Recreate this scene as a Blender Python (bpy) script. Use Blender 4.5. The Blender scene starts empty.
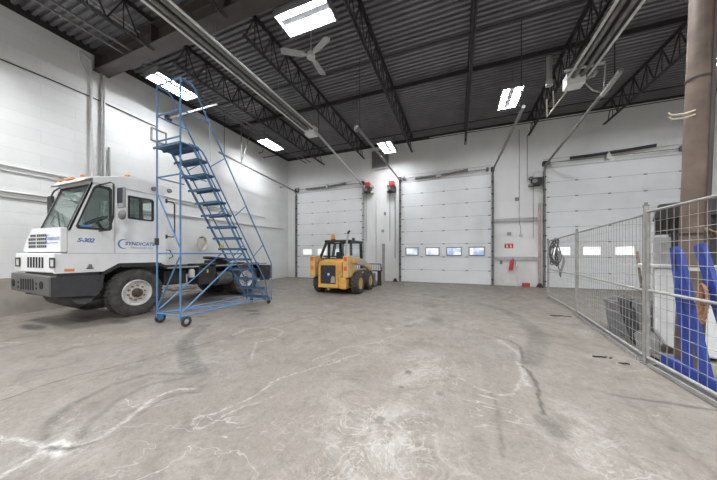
import bpy, bmesh, math, random
import numpy as np
from mathutils import Vector, Matrix, noise
from mathutils.geometry import tessellate_polygon
R = math.radians
random.seed(7)
SC = bpy.context.scene
EXPO = 0.56
COL = SC.collection
V = Vector

# ------------------------------------------------------------------ materials
MATS = {}
def mat(name, col, rough=.55, metal=0., var=.0, scale=6., bump=0., bscale=40., spec=.5):
    """Principled material whose colour is varied by procedural noise (wear, dirt)."""
    if name in MATS: return MATS[name]
    m = bpy.data.materials.new(name); m.use_nodes = True
    nt = m.node_tree; b = nt.nodes['Principled BSDF']
    b.inputs['Roughness'].default_value = rough; b.inputs['Metallic'].default_value = metal
    b.inputs['Specular IOR Level'].default_value = spec
    b.inputs['Base Color'].default_value = (*col, 1)
    if var or bump:
        tc = nt.nodes.new('ShaderNodeTexCoord')
    if var:
        n = nt.nodes.new('ShaderNodeTexNoise'); n.inputs['Scale'].default_value = scale; n.inputs['Detail'].default_value = 8
        r = nt.nodes.new('ShaderNodeMapRange'); r.inputs['From Min'].default_value = .3; r.inputs['From Max'].default_value = .7
        r.inputs['To Min'].default_value = 1 - var; r.inputs['To Max'].default_value = 1 + var*.5
        mx = nt.nodes.new('ShaderNodeVectorMath'); mx.operation = 'SCALE'; mx.inputs[0].default_value = col
        nt.links.new(tc.outputs['Object'], n.inputs['Vector']); nt.links.new(n.outputs['Fac'], r.inputs['Value'])
        nt.links.new(r.outputs['Result'], mx.inputs['Scale']); nt.links.new(mx.outputs['Vector'], b.inputs['Base Color'])
    if bump:
        n2 = nt.nodes.new('ShaderNodeTexNoise'); n2.inputs['Scale'].default_value = bscale
        bp = nt.nodes.new('ShaderNodeBump'); bp.inputs['Strength'].default_value = bump; bp.inputs['Distance'].default_value = .01
        nt.links.new(tc.outputs['Object'], n2.inputs['Vector']); nt.links.new(n2.outputs['Fac'], bp.inputs['Height'])
        nt.links.new(bp.outputs['Normal'], b.inputs['Normal'])
    MATS[name] = m
    return m

def emis(name, col, strength):
    m = bpy.data.materials.new(name); m.use_nodes = True; nt = m.node_tree
    nt.nodes.remove(nt.nodes['Principled BSDF'])
    e = nt.nodes.new('ShaderNodeEmission'); e.inputs['Color'].default_value = (*col, 1); e.inputs['Strength'].default_value = strength
    nt.links.new(e.outputs[0], nt.nodes['Material Output'].inputs[0])
    return m

def glass(name, tint, refl=.12):
    m = bpy.data.materials.new(name); m.use_nodes = True; nt = m.node_tree
    nt.nodes.remove(nt.nodes['Principled BSDF'])
    t = nt.nodes.new('ShaderNodeBsdfTransparent'); t.inputs[0].default_value = (*tint, 1)
    g = nt.nodes.new('ShaderNodeBsdfGlossy'); g.inputs['Roughness'].default_value = .03
    mx = nt.nodes.new('ShaderNodeMixShader'); f = nt.nodes.new('ShaderNodeLayerWeight')
    p = nt.nodes.new('ShaderNodeMath'); p.operation = 'POWER'; p.inputs[1].default_value = 4
    a = nt.nodes.new('ShaderNodeMath'); a.operation = 'MULTIPLY_ADD'; a.inputs[1].default_value = .6; a.inputs[2].default_value = refl; a.use_clamp = True
    nt.links.new(f.outputs['Facing'], p.inputs[0]); nt.links.new(p.outputs[0], a.inputs[0]); nt.links.new(a.outputs[0], mx.inputs[0])
    nt.links.new(t.outputs[0], mx.inputs[1]); nt.links.new(g.outputs[0], mx.inputs[2])
    nt.links.new(mx.outputs[0], nt.nodes['Material Output'].inputs[0])
    return m

def wall_mat(name, col, course, length, groove, rot, joint=(.55,.55,.53)):
    """painted masonry: brick pattern for joints, noise for patchy paint and grime"""
    m = bpy.data.materials.new(name); m.use_nodes = True; nt = m.node_tree; L = nt.links.new
    b = nt.nodes['Principled BSDF']; b.inputs['Roughness'].default_value = .6
    g = nt.nodes.new('ShaderNodeNewGeometry')
    sp = nt.nodes.new('ShaderNodeSeparateXYZ'); L(g.outputs['Position'], sp.inputs[0])
    cb = nt.nodes.new('ShaderNodeCombineXYZ'); L(sp.outputs['Y' if rot else 'X'], cb.inputs['X']); L(sp.outputs['Z'], cb.inputs['Y'])
    br = nt.nodes.new('ShaderNodeTexBrick'); br.inputs['Scale'].default_value = 1
    br.inputs['Brick Width'].default_value = length; br.inputs['Row Height'].default_value = course
    br.inputs['Mortar Size'].default_value = groove; br.inputs['Mortar Smooth'].default_value = .4
    br.inputs['Color1'].default_value = (*col, 1); br.inputs['Color2'].default_value = (*[c*.95 for c in col], 1)
    br.inputs['Mortar'].default_value = (*joint, 1); L(cb.outputs[0], br.inputs['Vector'])
    n = nt.nodes.new('ShaderNodeTexNoise'); n.inputs['Scale'].default_value = .9; n.inputs['Detail'].default_value = 7
    mp = nt.nodes.new('ShaderNodeMapping'); mp.inputs['Scale'].default_value = (1, 1, .5)
    L(g.outputs['Position'], mp.inputs[0]); L(mp.outputs[0], n.inputs['Vector'])
    r = nt.nodes.new('ShaderNodeMapRange'); r.inputs['From Min'].default_value = .3; r.inputs['From Max'].default_value = .75
    r.inputs['To Min'].default_value = 1.03; r.inputs['To Max'].default_value = .88
    L(n.outputs['Fac'], r.inputs['Value'])
    # grime splashed low on the wall
    lo = nt.nodes.new('ShaderNodeMapRange'); lo.inputs['From Min'].default_value = 0; lo.inputs['From Max'].default_value = .9
    lo.inputs['To Min'].default_value = .55; lo.inputs['To Max'].default_value = 0; L(sp.outputs['Z'], lo.inputs['Value'])
    n2 = nt.nodes.new('ShaderNodeTexNoise'); n2.inputs['Scale'].default_value = 5; n2.inputs['Detail'].default_value = 6; L(g.outputs['Position'], n2.inputs['Vector'])
    mu = nt.nodes.new('ShaderNodeMath'); mu.operation = 'MULTIPLY'; L(lo.outputs[0], mu.inputs[0]); L(n2.outputs['Fac'], mu.inputs[1])
    sc = nt.nodes.new('ShaderNodeVectorMath'); sc.operation = 'SCALE'; L(br.outputs['Color'], sc.inputs[0]); L(r.outputs[0], sc.inputs['Scale'])
    mx = nt.nodes.new('ShaderNodeMix'); mx.data_type = 'RGBA'; L(mu.outputs[0], mx.inputs['Factor']); L(sc.outputs[0], mx.inputs['A'])
    mx.inputs['B'].default_value = (.42, .38, .31, 1); L(mx.outputs['Result'], b.inputs['Base Color'])
    bp = nt.nodes.new('ShaderNodeBump'); bp.inputs['Strength'].default_value = .25; bp.inputs['Distance'].default_value = .006; bp.invert = True
    L(br.outputs['Fac'], bp.inputs['Height']); L(bp.outputs[0], b.inputs['Normal'])
    return m

def floor_mat():
    m = bpy.data.materials.new('worn_concrete'); m.use_nodes = True; nt = m.node_tree; L = nt.links.new; N = nt.nodes.new
    b = nt.nodes['Principled BSDF']
    g = N('ShaderNodeNewGeometry'); P = g.outputs['Position']
    def nz(scale, detail=8, rough=.6, dist=0., st=(1,1,1)):
        mp = N('ShaderNodeMapping'); mp.inputs['Scale'].default_value = st; L(P, mp.inputs[0])
        n = N('ShaderNodeTexNoise'); n.inputs['Scale'].default_value = scale; n.inputs['Detail'].default_value = detail
        n.inputs['Roughness'].default_value = rough; n.inputs['Distortion'].default_value = dist; L(mp.outputs[0], n.inputs['Vector']); return n.outputs['Fac']
    def rng(s, a, b_, c=0., d=1.):
        r = N('ShaderNodeMapRange'); r.inputs['From Min'].default_value = a; r.inputs['From Max'].default_value = b_
        r.inputs['To Min'].default_value = c; r.inputs['To Max'].default_value = d; L(s, r.inputs['Value']); return r.outputs[0]
    def mul(a, b_):
        x = N('ShaderNodeMath'); x.operation = 'MULTIPLY'
        L(a, x.inputs[0])
        if isinstance(b_, float): x.inputs[1].default_value = b_
        else: L(b_, x.inputs[1])
        return x.outputs[0]
    def mix(fac, a, col):
        x = N('ShaderNodeMix'); x.data_type = 'RGBA'; L(fac, x.inputs['Factor'])
        if isinstance(a, tuple): x.inputs['A'].default_value = (*a, 1)
        else: L(a, x.inputs['A'])
        x.inputs['B'].default_value = (*col, 1); return x.outputs['Result']
    def att(n):
        a = N('ShaderNodeAttribute'); a.attribute_name = n; return a.outputs['Fac']
    c = mix(rng(nz(.35, 5), .38, .62), FL_A, FL_B)                # warm / grey zones
    c = mix(mul(rng(nz(1.4, 9, .65, .6), .50, .68), .55), c, FL_C)    # pale worn patches
    c = mix(mul(rng(nz(2.3, 10, .7, 1.), .52, .68), .5), c, FL_D)
    c = mix(mul(rng(nz(5.5, 8, .75, .8), .52, .66), .38), c, FL_D)    # darker dirt
    c = mix(mul(rng(nz(22, 6, .75), .48, .68), .42), c, FL_D)
    c = mix(mul(rng(nz(3.2, 9, .75, 2.5, (1, .35, 1)), .55, .66), .4), c, FL_C)
    c = mix(mul(rng(nz(95, 3, .6), .58, .70), .35), c, FL_D)
    c = mix(mul(rng(nz(60, 4, .6), .55, .75), .18), c, FL_W)
    # wandering salt lines: iso-contours of a noise field, only in some regions
    def contour(scale, w, dist):
        s = nz(scale, 4, .55, dist)
        x = N('ShaderNodeMath'); x.operation = 'SUBTRACT'; L(s, x.inputs[0]); x.inputs[1].default_value = .5
        y = N('ShaderNodeMath'); y.operation = 'ABSOLUTE'; L(x.outputs[0], y.inputs[0]); return rng(y.outputs[0], 0, w, 1, 0)
    reg = rng(nz(.55, 3), .50, .60)
    c = mix(mul(mul(contour(1.1, .007, 1.2), reg), .42), c, FL_W)
    c = mix(mul(mul(contour(2.2, .010, 2.), rng(nz(.8, 3), .54, .62)), .25), c, FL_W)
    c = mix(mul(mul(contour(3.6, .035, 2.2), rng(nz(12,5,.7),.3,.6)), mul(att('scale'), .42)), c, FL_W)
    c = mix(mul(rng(nz(1.7, 11, .72, 1.5), .48, .62), mul(att('scale'), .28)), c, FL_W)
    brk = rng(nz(14, 6, .75), .38, .58)
    c = mix(mul(att('white'), brk), c, FL_W)
    c = mix(mul(att('tread'), rng(nz(9, 6, .7), .25, .65)), c, FL_T)
    c = mix(mul(att('dark'), rng(nz(18, 6, .7), .2, .5)), c, FL_K)
    L(c, b.inputs['Base Color'])
    L(rng(nz(3, 6), .3, .7, .45, .72), b.inputs['Roughness'])
    b.inputs['Specular IOR Level'].default_value = .35
    bp = N('ShaderNodeBump'); bp.inputs['Strength'].default_value = .18; bp.inputs['Distance'].default_value = .008
    L(nz(30, 8, .7), bp.inputs['Height']); L(bp.outputs[0], b.inputs['Normal'])
    return m
FL_A = (.202, .174, .146); FL_B = (.186, .166, .144); FL_C = (.27, .248, .217); FL_D = (.088, .075, .064)
FL_W = (.52, .50, .47); FL_T = (.075, .07, .064); FL_K = (.042, .037, .033)

# ------------------------------------------------------------------ mesh builder
def frame_of(d):
    d = V(d).normalized()
    a = V((0,0,1)) if abs(d.z) < .95 else V((1,0,0))
    u = d.cross(a).normalized(); return d, u, u.cross(d).normalized()
class MB:
    def __init__(s): s.v = []; s.f = []
    def add(s, vs, fs):
        n = len(s.v); s.v += [V(p) for p in vs]; s.f += [tuple(i+n for i in f) for f in fs]; return s
    def box(s, x0, x1, y0, y1, z0, z1):
        return s.add([(x,y,z) for x in (x0,x1) for y in (y0,y1) for z in (z0,z1)],
                     [(0,1,3,2),(4,6,7,5),(0,4,5,1),(2,3,7,6),(0,2,6,4),(1,5,7,3)])
    def obox(s, c, size, rot):
        sx, sy, sz = (k/2 for k in size); M = rot if isinstance(rot, Matrix) else Matrix.Rotation(rot, 3, 'Z')
        return s.add([V(c)+M@V((x,y,z)) for x in (-sx,sx) for y in (-sy,sy) for z in (-sz,sz)],
                     [(0,1,3,2),(4,6,7,5),(0,4,5,1),(2,3,7,6),(0,2,6,4),(1,5,7,3)])
    def bar(s, p0, p1, w, h, side=None):
        p0, p1 = V(p0), V(p1); d, u, n = frame_of(p1-p0)
        if side is not None:
            u = V(side); u = (u - d*u.dot(d)).normalized(); n = u.cross(d).normalized()
        vs = [p + u*a*w/2 + n*b*h/2 for p in (p0,p1) for a, b in ((-1,-1),(1,-1),(1,1),(-1,1))]
        return s.add(vs, [(3,2,1,0),(4,5,6,7),(0,1,5,4),(1,2,6,5),(2,3,7,6),(3,0,4,7)])
    def tube(s, p0, p1, r, n=10, r1=None):
        p0, p1 = V(p0), V(p1); d, u, w = frame_of(p1-p0); r1 = r if r1 is None else r1
        vs = [p + (u*math.cos(2*math.pi*k/n) + w*math.sin(2*math.pi*k/n))*q for p, q in ((p0,r),(p1,r1)) for k in range(n)]
        return s.add(vs, [(k, (k+1)%n, n+(k+1)%n, n+k) for k in range(n)] + [tuple(range(n-1,-1,-1)), tuple(range(n,2*n))])
    def path(s, pts, r, n=8, closed=False):
        pts = [V(p) for p in pts]; m = len(pts); rings = []; u = None
        for i, p in enumerate(pts):
            a = pts[i-1] if (i or closed) else p; b = pts[(i+1)%m] if (i < m-1 or closed) else p
            d = (b-a).normalized()
            if u is None: u = frame_of(d)[1]
            u = u - d*u.dot(d); u = u.normalized() if u.length > 1e-6 else frame_of(d)[1]
            w = d.cross(u)
            rings.append([p + (u*math.cos(2*math.pi*k/n) + w*math.sin(2*math.pi*k/n))*r for k in range(n)])
        fs = [(i*n+k, i*n+(k+1)%n, ((i+1)%m)*n+(k+1)%n, ((i+1)%m)*n+k) for i in range(m if closed else m-1) for k in range(n)]
        if not closed: fs += [tuple(range(n-1,-1,-1)), tuple(range((m-1)*n, m*n))]
        return s.add([q for g in rings for q in g], fs)
    def lathe(s, prof, o, axis, n=28, closed=False):
        d, u, w = frame_of(axis); o = V(o); m = len(prof)
        vs = [o + d*h + (u*math.cos(2*math.pi*k/n) + w*math.sin(2*math.pi*k/n))*r for r, h in prof for k in range(n)]
        fs = [(i*n+k, i*n+(k+1)%n, ((i+1)%m)*n+(k+1)%n, ((i+1)%m)*n+k) for i in range(m if closed else m-1) for k in range(n)]
        if not closed: fs += [tuple(range(n-1,-1,-1)), tuple(range((m-1)*n, m*n))]
        return s.add(vs, fs)
    def plate(s, outer, holes, o, ux, uy, t):
        """flat panel with holes: outline in the (ux,uy) plane, given thickness t along the normal"""
        o, ux, uy = V(o), V(ux).normalized(), V(uy).normalized(); nn = ux.cross(uy).normalized()
        loops = [outer] + list(holes)
        tris = tessellate_polygon([[V((a,b,0)) for a, b in l] for l in loops])
        flat = [p for l in loops for p in l]; n = len(flat)
        base = [o + ux*a + uy*b for a, b in flat]
        fs = [tuple(t_) for t_ in tris] + [tuple(i+n for i in reversed(t_)) for t_ in tris]
        k = 0
        for l in loops:
            q = len(l); fs += [(k+i, k+(i+1)%q, n+k+(i+1)%q, n+k+i) for i in range(q)]; k += q
        return s.add(base + [p + nn*t for p in base], fs)
    def build(s, name, m, parent=None, smooth=False, bevel=0., label=None, org=None):
        o3 = V((0,0,0)); p = parent
        while p is not None: o3 = o3 + p.location; p = p.parent
        if org is not None: o3 = V(org)
        me = bpy.data.meshes.new(name); me.from_pydata([p_-o3 for p_ in s.v], [], s.f)
        bm = bmesh.new(); bm.from_mesh(me); bmesh.ops.recalc_face_normals(bm, faces=bm.faces); bm.to_mesh(me); bm.free()
        if smooth:
            me.polygons.foreach_set('use_smooth', [True]*len(me.polygons)); me.set_sharp_from_angle(angle=R(38))
        me.materials.append(m)
        o = bpy.data.objects.new(name, me); COL.objects.link(o)
        if parent is not None: o.parent = parent
        elif org is not None: o.location = o3
        if bevel:
            b = o.modifiers.new('bevel', 'BEVEL'); b.width = bevel; b.segments = 2; b.limit_method = 'ANGLE'; b.angle_limit = R(40)
        if label: o['label'] = label
        return o
def tag(o, label=None, cat=None, group=None, kind=None):
    for k, x in (('label',label),('category',cat),('group',group),('kind',kind)):
        if x: o[k] = x
    return o
def thing(name, label, cat, loc, group=None, kind=None):
    o = bpy.data.objects.new(name, None); o.empty_display_size = .1; COL.objects.link(o); o.location = loc
    return tag(o, label, cat, group, kind)
def dup(root, loc, label=None, cat=None):
    r = root.copy(); COL.objects.link(r); r.location = loc
    if label: r['label'] = label
    for ch in list(root.children):
        c = ch.copy(); COL.objects.link(c); c.parent = r
        for g in list(ch.children):
            d = g.copy(); COL.objects.link(d); d.parent = c
    return r
def text(body, size, M, m, parent, name, ext=.002, shear=0., bold=0., spacing=1., label=None):
    cu = bpy.data.curves.new('t', 'FONT'); cu.body = body; cu.size = size; cu.extrude = ext; cu.shear = shear; cu.offset = bold
    cu.align_x = 'CENTER'; cu.align_y = 'CENTER'; cu.space_character = spacing
    t = bpy.data.objects.new('t', cu); COL.objects.link(t); bpy.context.view_layer.update()
    me = bpy.data.meshes.new_from_object(t.evaluated_get(bpy.context.evaluated_depsgraph_get()))
    bpy.data.objects.remove(t); me.transform(M)
    o3 = V((0,0,0)); p = parent
    while p is not None: o3 = o3 + p.location; p = p.parent
    me.transform(Matrix.Translation(-o3)); me.materials.clear(); me.materials.append(m)
    o = bpy.data.objects.new(name, me); COL.objects.link(o); o.parent = parent
    if label: o['label'] = label
    return o
def axes(o, ux, uy):
    ux, uy = V(ux).normalized(), V(uy).normalized(); uz = ux.cross(uy)
    return Matrix(((ux.x,uy.x,uz.x,o[0]),(ux.y,uy.y,uz.y,o[1]),(ux.z,uy.z,uz.z,o[2]),(0,0,0,1)))
def arc_pts(c, r, a0, a1, n, ux=(0,1,0), uy=(0,0,1)):
    return [V(c)+V(ux)*r*math.cos(R(a0+(a1-a0)*i/n))+V(uy)*r*math.sin(R(a0+(a1-a0)*i/n)) for i in range(n+1)]

# palette
M_white = mat('white_truck_paint', (.80,.80,.79), .35, 0, .07, 2.5)
M_black = mat('black_steel', (.035,.034,.034), .55, 0, .3, 5)
M_void = mat('opening_black', (.008,.008,.008), .8)
M_bump = mat('bumper_charcoal', (.115,.111,.105), .5, 0, .2, 6)
M_rub = mat('rubber', (.045,.044,.043), .85, 0, .35, 9, .5, 60)
M_tire = mat('dusty_tyre', (.078,.074,.069), .9, 0, .45, 9, .9, 45)
M_blue = mat('ladder_blue', (.08,.20,.38), .45, 0, .15, 9)
M_blue2 = mat('step_blue', (.06,.14,.25), .5, 0, .25, 12)
M_yel = mat('loader_yellow', (.68,.36,.075), .45, 0, .18, 5)
M_yel2 = mat('rim_yellow', (.55,.33,.09), .55, 0, .3, 9)
M_steel = mat('galvanised', (.50,.50,.49), .45, .35, .2, 14)
M_fence = mat('fence_galvanised', (.40,.39,.37), .5, .3, .25, 8)
M_rail = mat('track_steel', (.24,.235,.225), .5, .3, .3, 10)
M_dk = mat('ceiling_dark_steel', (.04,.038,.038), .6, 0, .25, 4)
M_deck = mat('dark_painted_deck', (.205,.203,.213), .38, .15, .2, 1.5)
M_gird = mat('girder_brown', (.075,.063,.058), .55, 0, .25, 3)
M_door = mat('door_white', (.79,.80,.80), .4, 0, .05, 1.2)
M_grey = mat('grey_paint', (.33,.33,.325), .5, 0, .15, 6)
M_lgrey = mat('pale_grey_paint', (.56,.56,.55), .45, 0, .1, 5)
M_red = mat('red_paint', (.55,.045,.05), .45, 0, .15, 8)
M_chrome = mat('aluminium_reflector', (.60,.60,.59), .38, .5, .12, 5)
M_orange = mat('amber_lens', (.85,.28,.03), .3)
M_org2 = mat('red_orange_lens', (.72,.12,.03), .3)
M_logo = mat('logo_blue', (.10,.20,.48), .5)
M_rust = mat('rusty_brown', (.14,.085,.05), .8, 0, .4, 20)
M_col = mat('column_primer', (.165,.118,.09), .6, 0, .4, 3.5)
M_rack = mat('rack_blue', (.028,.065,.34), .45, 0, .2, 7)
M_wood = mat('wood_handle', (.15,.095,.06), .7, 0, .3, 12)
M_tub = mat('tub_grey', (.23,.235,.24), .6, 0, .2, 8)
M_pipew = mat('white_painted_pipe', (.66,.66,.64), .5, 0, .12, 6)
M_pipeg = mat('grey_conduit', (.36,.36,.35), .5, .1, .15, 6)
M_cream = mat('cream_plastic', (.66,.60,.46), .5, 0, .1, 6)
M_yellow = mat('safety_yellow', (.75,.55,.12), .5, 0, .1, 6)
M_navy = mat('radiator_navy', (.03,.034,.05), .6, 0, .3, 40)
M_hose = mat('orange_hose', (.42,.21,.11), .6, 0, .15, 10)
M_lamp = emis('fluorescent_lens', (.93,.96,1.), 95)
M_glass = glass('cab_glass', (.84,.90,.88), .09)
M_glass2 = glass('loader_glass', (.95,.97,.98), .02)

# ------------------------------------------------------------------ room
XL, XR, YB, YF, ZT = -9.73, 12., 13.04, -6.5, 7.3
M_wl = wall_mat('painted_block', (.80,.80,.785), .30, 1.22, .012, True, (.745,.745,.73))
M_wb = wall_mat('painted_panel', (.79,.79,.775), 1.9, .98, .006, False, (.75,.75,.735))
ZW = 7.13
def struct(mb, name, m, label=None, cat=None, **k):
    return tag(mb.build(name, m, **k), label, cat, None, 'structure')
for nm, args, m in (('wall_left', (XL-.25, XL, YF, YB+.25, 0, ZW), M_wl), ('wall_back', (XL, XR, YB, YB+.25, 0, ZW), M_wb),
                    ('wall_right', (XR, XR+.25, YF, YB+.25, 0, ZW), M_wl), ('wall_rear', (XL, XR, YF-.25, YF, 0, ZW), M_wb)):
    struct(MB().box(*args), nm, m, 'white painted wall', 'wall')
for nm, a in (('trim_1', (XL-.25, XL-.004, YF, YB, ZW, ZT+.1)), ('trim_2', (XL, XR, YB-.0, YB+.25, ZW, ZT+.1)),
              ('trim_3', (XR, XR+.25, YF, YB, ZW, ZT+.1)), ('trim_4', (XL, XR, YF-.25, YF, ZW, ZT+.1))):
    struct(MB().box(*a), nm, M_dk, 'dark steel closure strip between wall top and roof deck', 'trim')
# bare concrete footing strip along the near part of the left wall
M_foot = mat('bare_concrete', (.36,.325,.285), .8, 0, .2, 3, .2, 30)
struct(MB().box(XL-.02, XL+.02, YF, 4.6, 0, .86), 'baseboard_left', M_foot, 'bare concrete footing strip under the block wall', 'footing')

# floor: a dense sheet that carries stain masks (cracks, tyre marks, salt) as attributes
def gridline(*segs):
    out = []
    for a, b, st in segs: out += list(np.arange(a, b, st))
    return np.array(out + [segs[-1][1]])
gx = gridline((XL, -5.2, .07), (-5.2, 2.4, .024), (2.4, 4.6, .06), (4.6, XR, .5))
gy = gridline((YF, .4, .5), (.4, 4.6, .024), (4.6, 8.4, .045), (8.4, YB, .12))
nx, ny = len(gx), len(gy)
GX, GY = np.meshgrid(gx, gy)
GX = GX.ravel(); GY = GY.ravel()
me = bpy.data.meshes.new('floor')
co = np.zeros((nx*ny, 3), np.float32); co[:,0] = GX; co[:,1] = GY
me.vertices.add(nx*ny); me.vertices.foreach_set('co', co.ravel())
ii, jj = np.meshgrid(np.arange(nx-1), np.arange(ny-1)); a = (jj*nx+ii).ravel()
quads = np.stack([a, a+1, a+nx+1, a+nx], 1).astype(np.int32); nq = len(quads)
me.loops.add(nq*4); me.loops.foreach_set('vertex_index', quads.ravel())
me.polygons.add(nq); me.polygons.foreach_set('loop_start', np.arange(0, nq*4, 4, dtype=np.int32))
me.update(calc_edges=True)
# warp so that marks have ragged edges
def wav(f, s): return np.sin(GX*f+s)*np.cos(GY*f*1.13+2*s)+.5*np.sin(GX*f*2.3-s+GY*f*1.9)
WX = GX + .018*wav(5.1, .3) + .010*wav(13, 1.7); WY = GY + .018*wav(4.7, 2.3) + .010*wav(12, 4.1)
def poly(pts, w, soft=.6):
    best = np.full(GX.shape, 9., np.float64); run = 0.; par = np.zeros(GX.shape)
    for (x0,y0), (x1,y1) in zip(pts, pts[1:]):
        dx, dy = x1-x0, y1-y0; L2 = dx*dx+dy*dy; t = np.clip(((WX-x0)*dx+(WY-y0)*dy)/L2, 0, 1)
        dd = np.hypot(WX-x0-t*dx, WY-y0-t*dy); k = dd < best; best[k] = dd[k]; par[k] = run+t[k]*L2**.5; run += L2**.5
    return np.clip((w-best)/(w*soft), 0, 1), par
def blob(x, y, rx, ry):
    return np.clip(2.2*(1-np.hypot((WX-x)/rx, (WY-y)/ry)), 0, 1)
dark = np.zeros(GX.shape); white = dark.copy(); tread = dark.copy(); scale = dark.copy()
def put(a, b): np.maximum(a, b, out=a)
put(dark, .75*poly([(-4.14,1.04),(-4.14,1.26),(-4.15,1.56),(-4.03,1.83)], .017)[0])
put(dark, .5*poly([(-4.03,1.83),(-3.74,2.8),(-3.25,4.43),(-2.6,6.8)], .022)[0])
put(dark, .35*poly([(-9.7,1.9),(-7.5,3.2)], .03)[0])
m_, p_ = poly([(-4.7,3.6),(-4.16,2.89),(-3.76,2.57),(-3.27,2.31),(-2.86,2.12)], .13, .35); put(tread, m_*(.55+.4*(np.sin(p_*70)>0)))
m_, p_ = poly([(-2.86,2.12),(-3.39,1.91),(-3.51,1.59),(-3.42,1.29),(-3.21,1.06),(-2.98,.92)], .05, .6); put(tread, m_*.75)
m_, p_ = poly([(-2.86,2.05),(-3.13,1.76),(-3.07,1.46),(-2.92,1.23),(-2.74,1.06)], .05, .6); put(tread, m_*.65)
m_, p_ = poly([(-2.9,2.08),(-3.25,1.83),(-3.29,1.52),(-3.15,1.25),(-2.95,1.05)], .10, .7); put(tread, m_*(.15+.2*(np.sin(p_*90)>.2)))
put(white, .5*poly([(-2.55,1.88),(-2.74,1.8),(-2.77,1.65),(-2.69,1.44),(-2.62,1.31)], .022)[0])
put(white, .55*poly([(-2.62,1.31),(-2.58,1.08),(-2.64,.97),(-2.75,.89),(-2.96,.88),(-3.34,.84)], .035, 1.)[0])
put(white, .8*blob(-2.72,.93,.17,.09)); put(white, .75*poly([(-2.70,.60),(-2.75,.79),(-2.79,.87)], .02)[0])
put(dark, .55*poly([(-2.44,1.84),(-2.64,1.75),(-2.66,1.6),(-2.61,1.40)], .016)[0]); put(dark, .75*poly([(-2.57,1.06),(-2.62,.99),(-2.70,.93),(-2.80,.905)], .025)[0])
put(white, .5*poly([(-1.93,1.45),(-2.06,1.48),(-2.14,1.53),(-2.02,1.65),(-1.88,1.92),(-1.91,2.28),(-1.76,2.6),(-1.3,3.33)], .013)[0])
put(white, .4*poly([(-1.93,1.45),(-1.93,1.58),(-1.88,1.75),(-1.7,2.1)], .013)[0])
put(white, .42*poly([(-3.63,3.37),(-3.74,3.71),(-3.48,3.95),(-2.96,3.88),(-2.82,3.57),(-3.0,3.2),(-2.6,2.7)], .022)[0])
put(white, .38*poly([(-1.8,2.88),(-1.73,3.16),(-1.58,3.5),(-1.2,3.9),(-.9,4.6)], .018)[0])
m_, p_ = poly([(.5,8.3),(.73,7.87),(1.11,7.22),(1.3,6.55),(1.34,5.61),(1.22,4.87),(1.01,4.22),(.87,3.92)], .17, .5); put(tread, m_*(.5+.3*(np.sin(p_*45)>0)))
put(dark, .7*poly([(.61,4.9),(.83,4.72),(.9,4.51),(.81,4.04)], .03)[0]); put(dark, .8*poly([(.80,3.75),(.82,3.6),(.78,3.19),(.73,2.84),(.72,2.68)], .026)[0])
put(white, .45*poly([(.66,4.75),(.80,4.26),(.76,3.76),(.70,3.24)], .05, 1.)[0])
put(dark, .5*blob(.75,2.50,.12,.16)); put(dark, .4*blob(.70,2.56,.10,.10))
put(dark, .55*poly([(1.44,3.3),(1.68,3.34),(1.95,3.32),(2.3,3.36)], .028)[0])
put(white, .4*poly([(.03,3.13),(.23,2.97),(.4,2.88),(.52,2.96),(.66,3.33)], .018)[0])
put(dark, .35*poly([(.32,2.9),(.33,2.46),(.33,2.21),(.31,2.0)], .016)[0])
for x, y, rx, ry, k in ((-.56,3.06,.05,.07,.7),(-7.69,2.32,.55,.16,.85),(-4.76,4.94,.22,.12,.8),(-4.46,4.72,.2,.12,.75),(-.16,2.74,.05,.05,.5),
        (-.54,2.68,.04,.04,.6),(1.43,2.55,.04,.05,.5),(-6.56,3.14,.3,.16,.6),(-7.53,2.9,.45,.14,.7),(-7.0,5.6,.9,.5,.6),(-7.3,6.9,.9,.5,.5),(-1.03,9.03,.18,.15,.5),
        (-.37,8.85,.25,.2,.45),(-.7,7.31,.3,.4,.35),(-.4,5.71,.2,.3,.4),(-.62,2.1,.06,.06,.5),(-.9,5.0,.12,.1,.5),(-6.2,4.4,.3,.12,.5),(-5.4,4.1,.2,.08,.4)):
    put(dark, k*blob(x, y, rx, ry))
for x, y, rx, ry, k in ((-.55,1.9,.7,.7,1.),(-.4,1.3,.8,.5,1.),(-.35,3.2,.5,1.0,.7),(-1.1,3.6,.5,.6,.5),(-.9,5.6,.5,1.4,.5),(.95,2.4,.5,.8,.55),(-1.2,8.5,.8,1.2,.4),(.6,1.6,.6,.4,.5),(-2.8,1.0,.5,.35,.6)):
    put(scale, k*np.clip(1.6*(1-np.hypot((GX-x)/rx, (GY-y)/ry)), 0, 1))
for x in (-.28, -.08, .15, .33):
    put(tread, .13*poly([(x,1.2),(x-.02,4.4),(x,9.)], .05, .8)[0])
for nm, arr in (('dark',dark),('white',white),('tread',tread),('scale',scale)):
    at = me.attributes.new(nm, 'FLOAT', 'POINT'); at.data.foreach_set('value', arr.astype(np.float32))
me.materials.append(floor_mat())
fl = bpy.data.objects.new('floor', me); COL.objects.link(fl); tag(fl, 'worn stained concrete floor', 'floor', None, 'structure')

# roof deck: corrugated sheet, ribs running along X
mb = MB(); pts = []; y = YF - .2; pitch = .1524
while y < YB + .2:
    pts += [(y, ZT), (y+.070, ZT), (y+.080, ZT+.065), (y+.143, ZT+.065)]; y += pitch
for i, (a, b) in enumerate(zip(pts, pts[1:])):
    mb.add([(XL-.2, a[0], a[1]), (XR+.2, a[0], a[1]), (XR+.2, b[0], b[1]), (XL-.2, b[0], b[1])], [(0,1,2,3)])
mb.box(XL-.2, XR+.2, YF-.2, YB+.2, ZT+.08, ZT+.12)
struct(mb, 'ceiling', M_deck, 'dark corrugated steel roof deck', 'ceiling')

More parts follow.
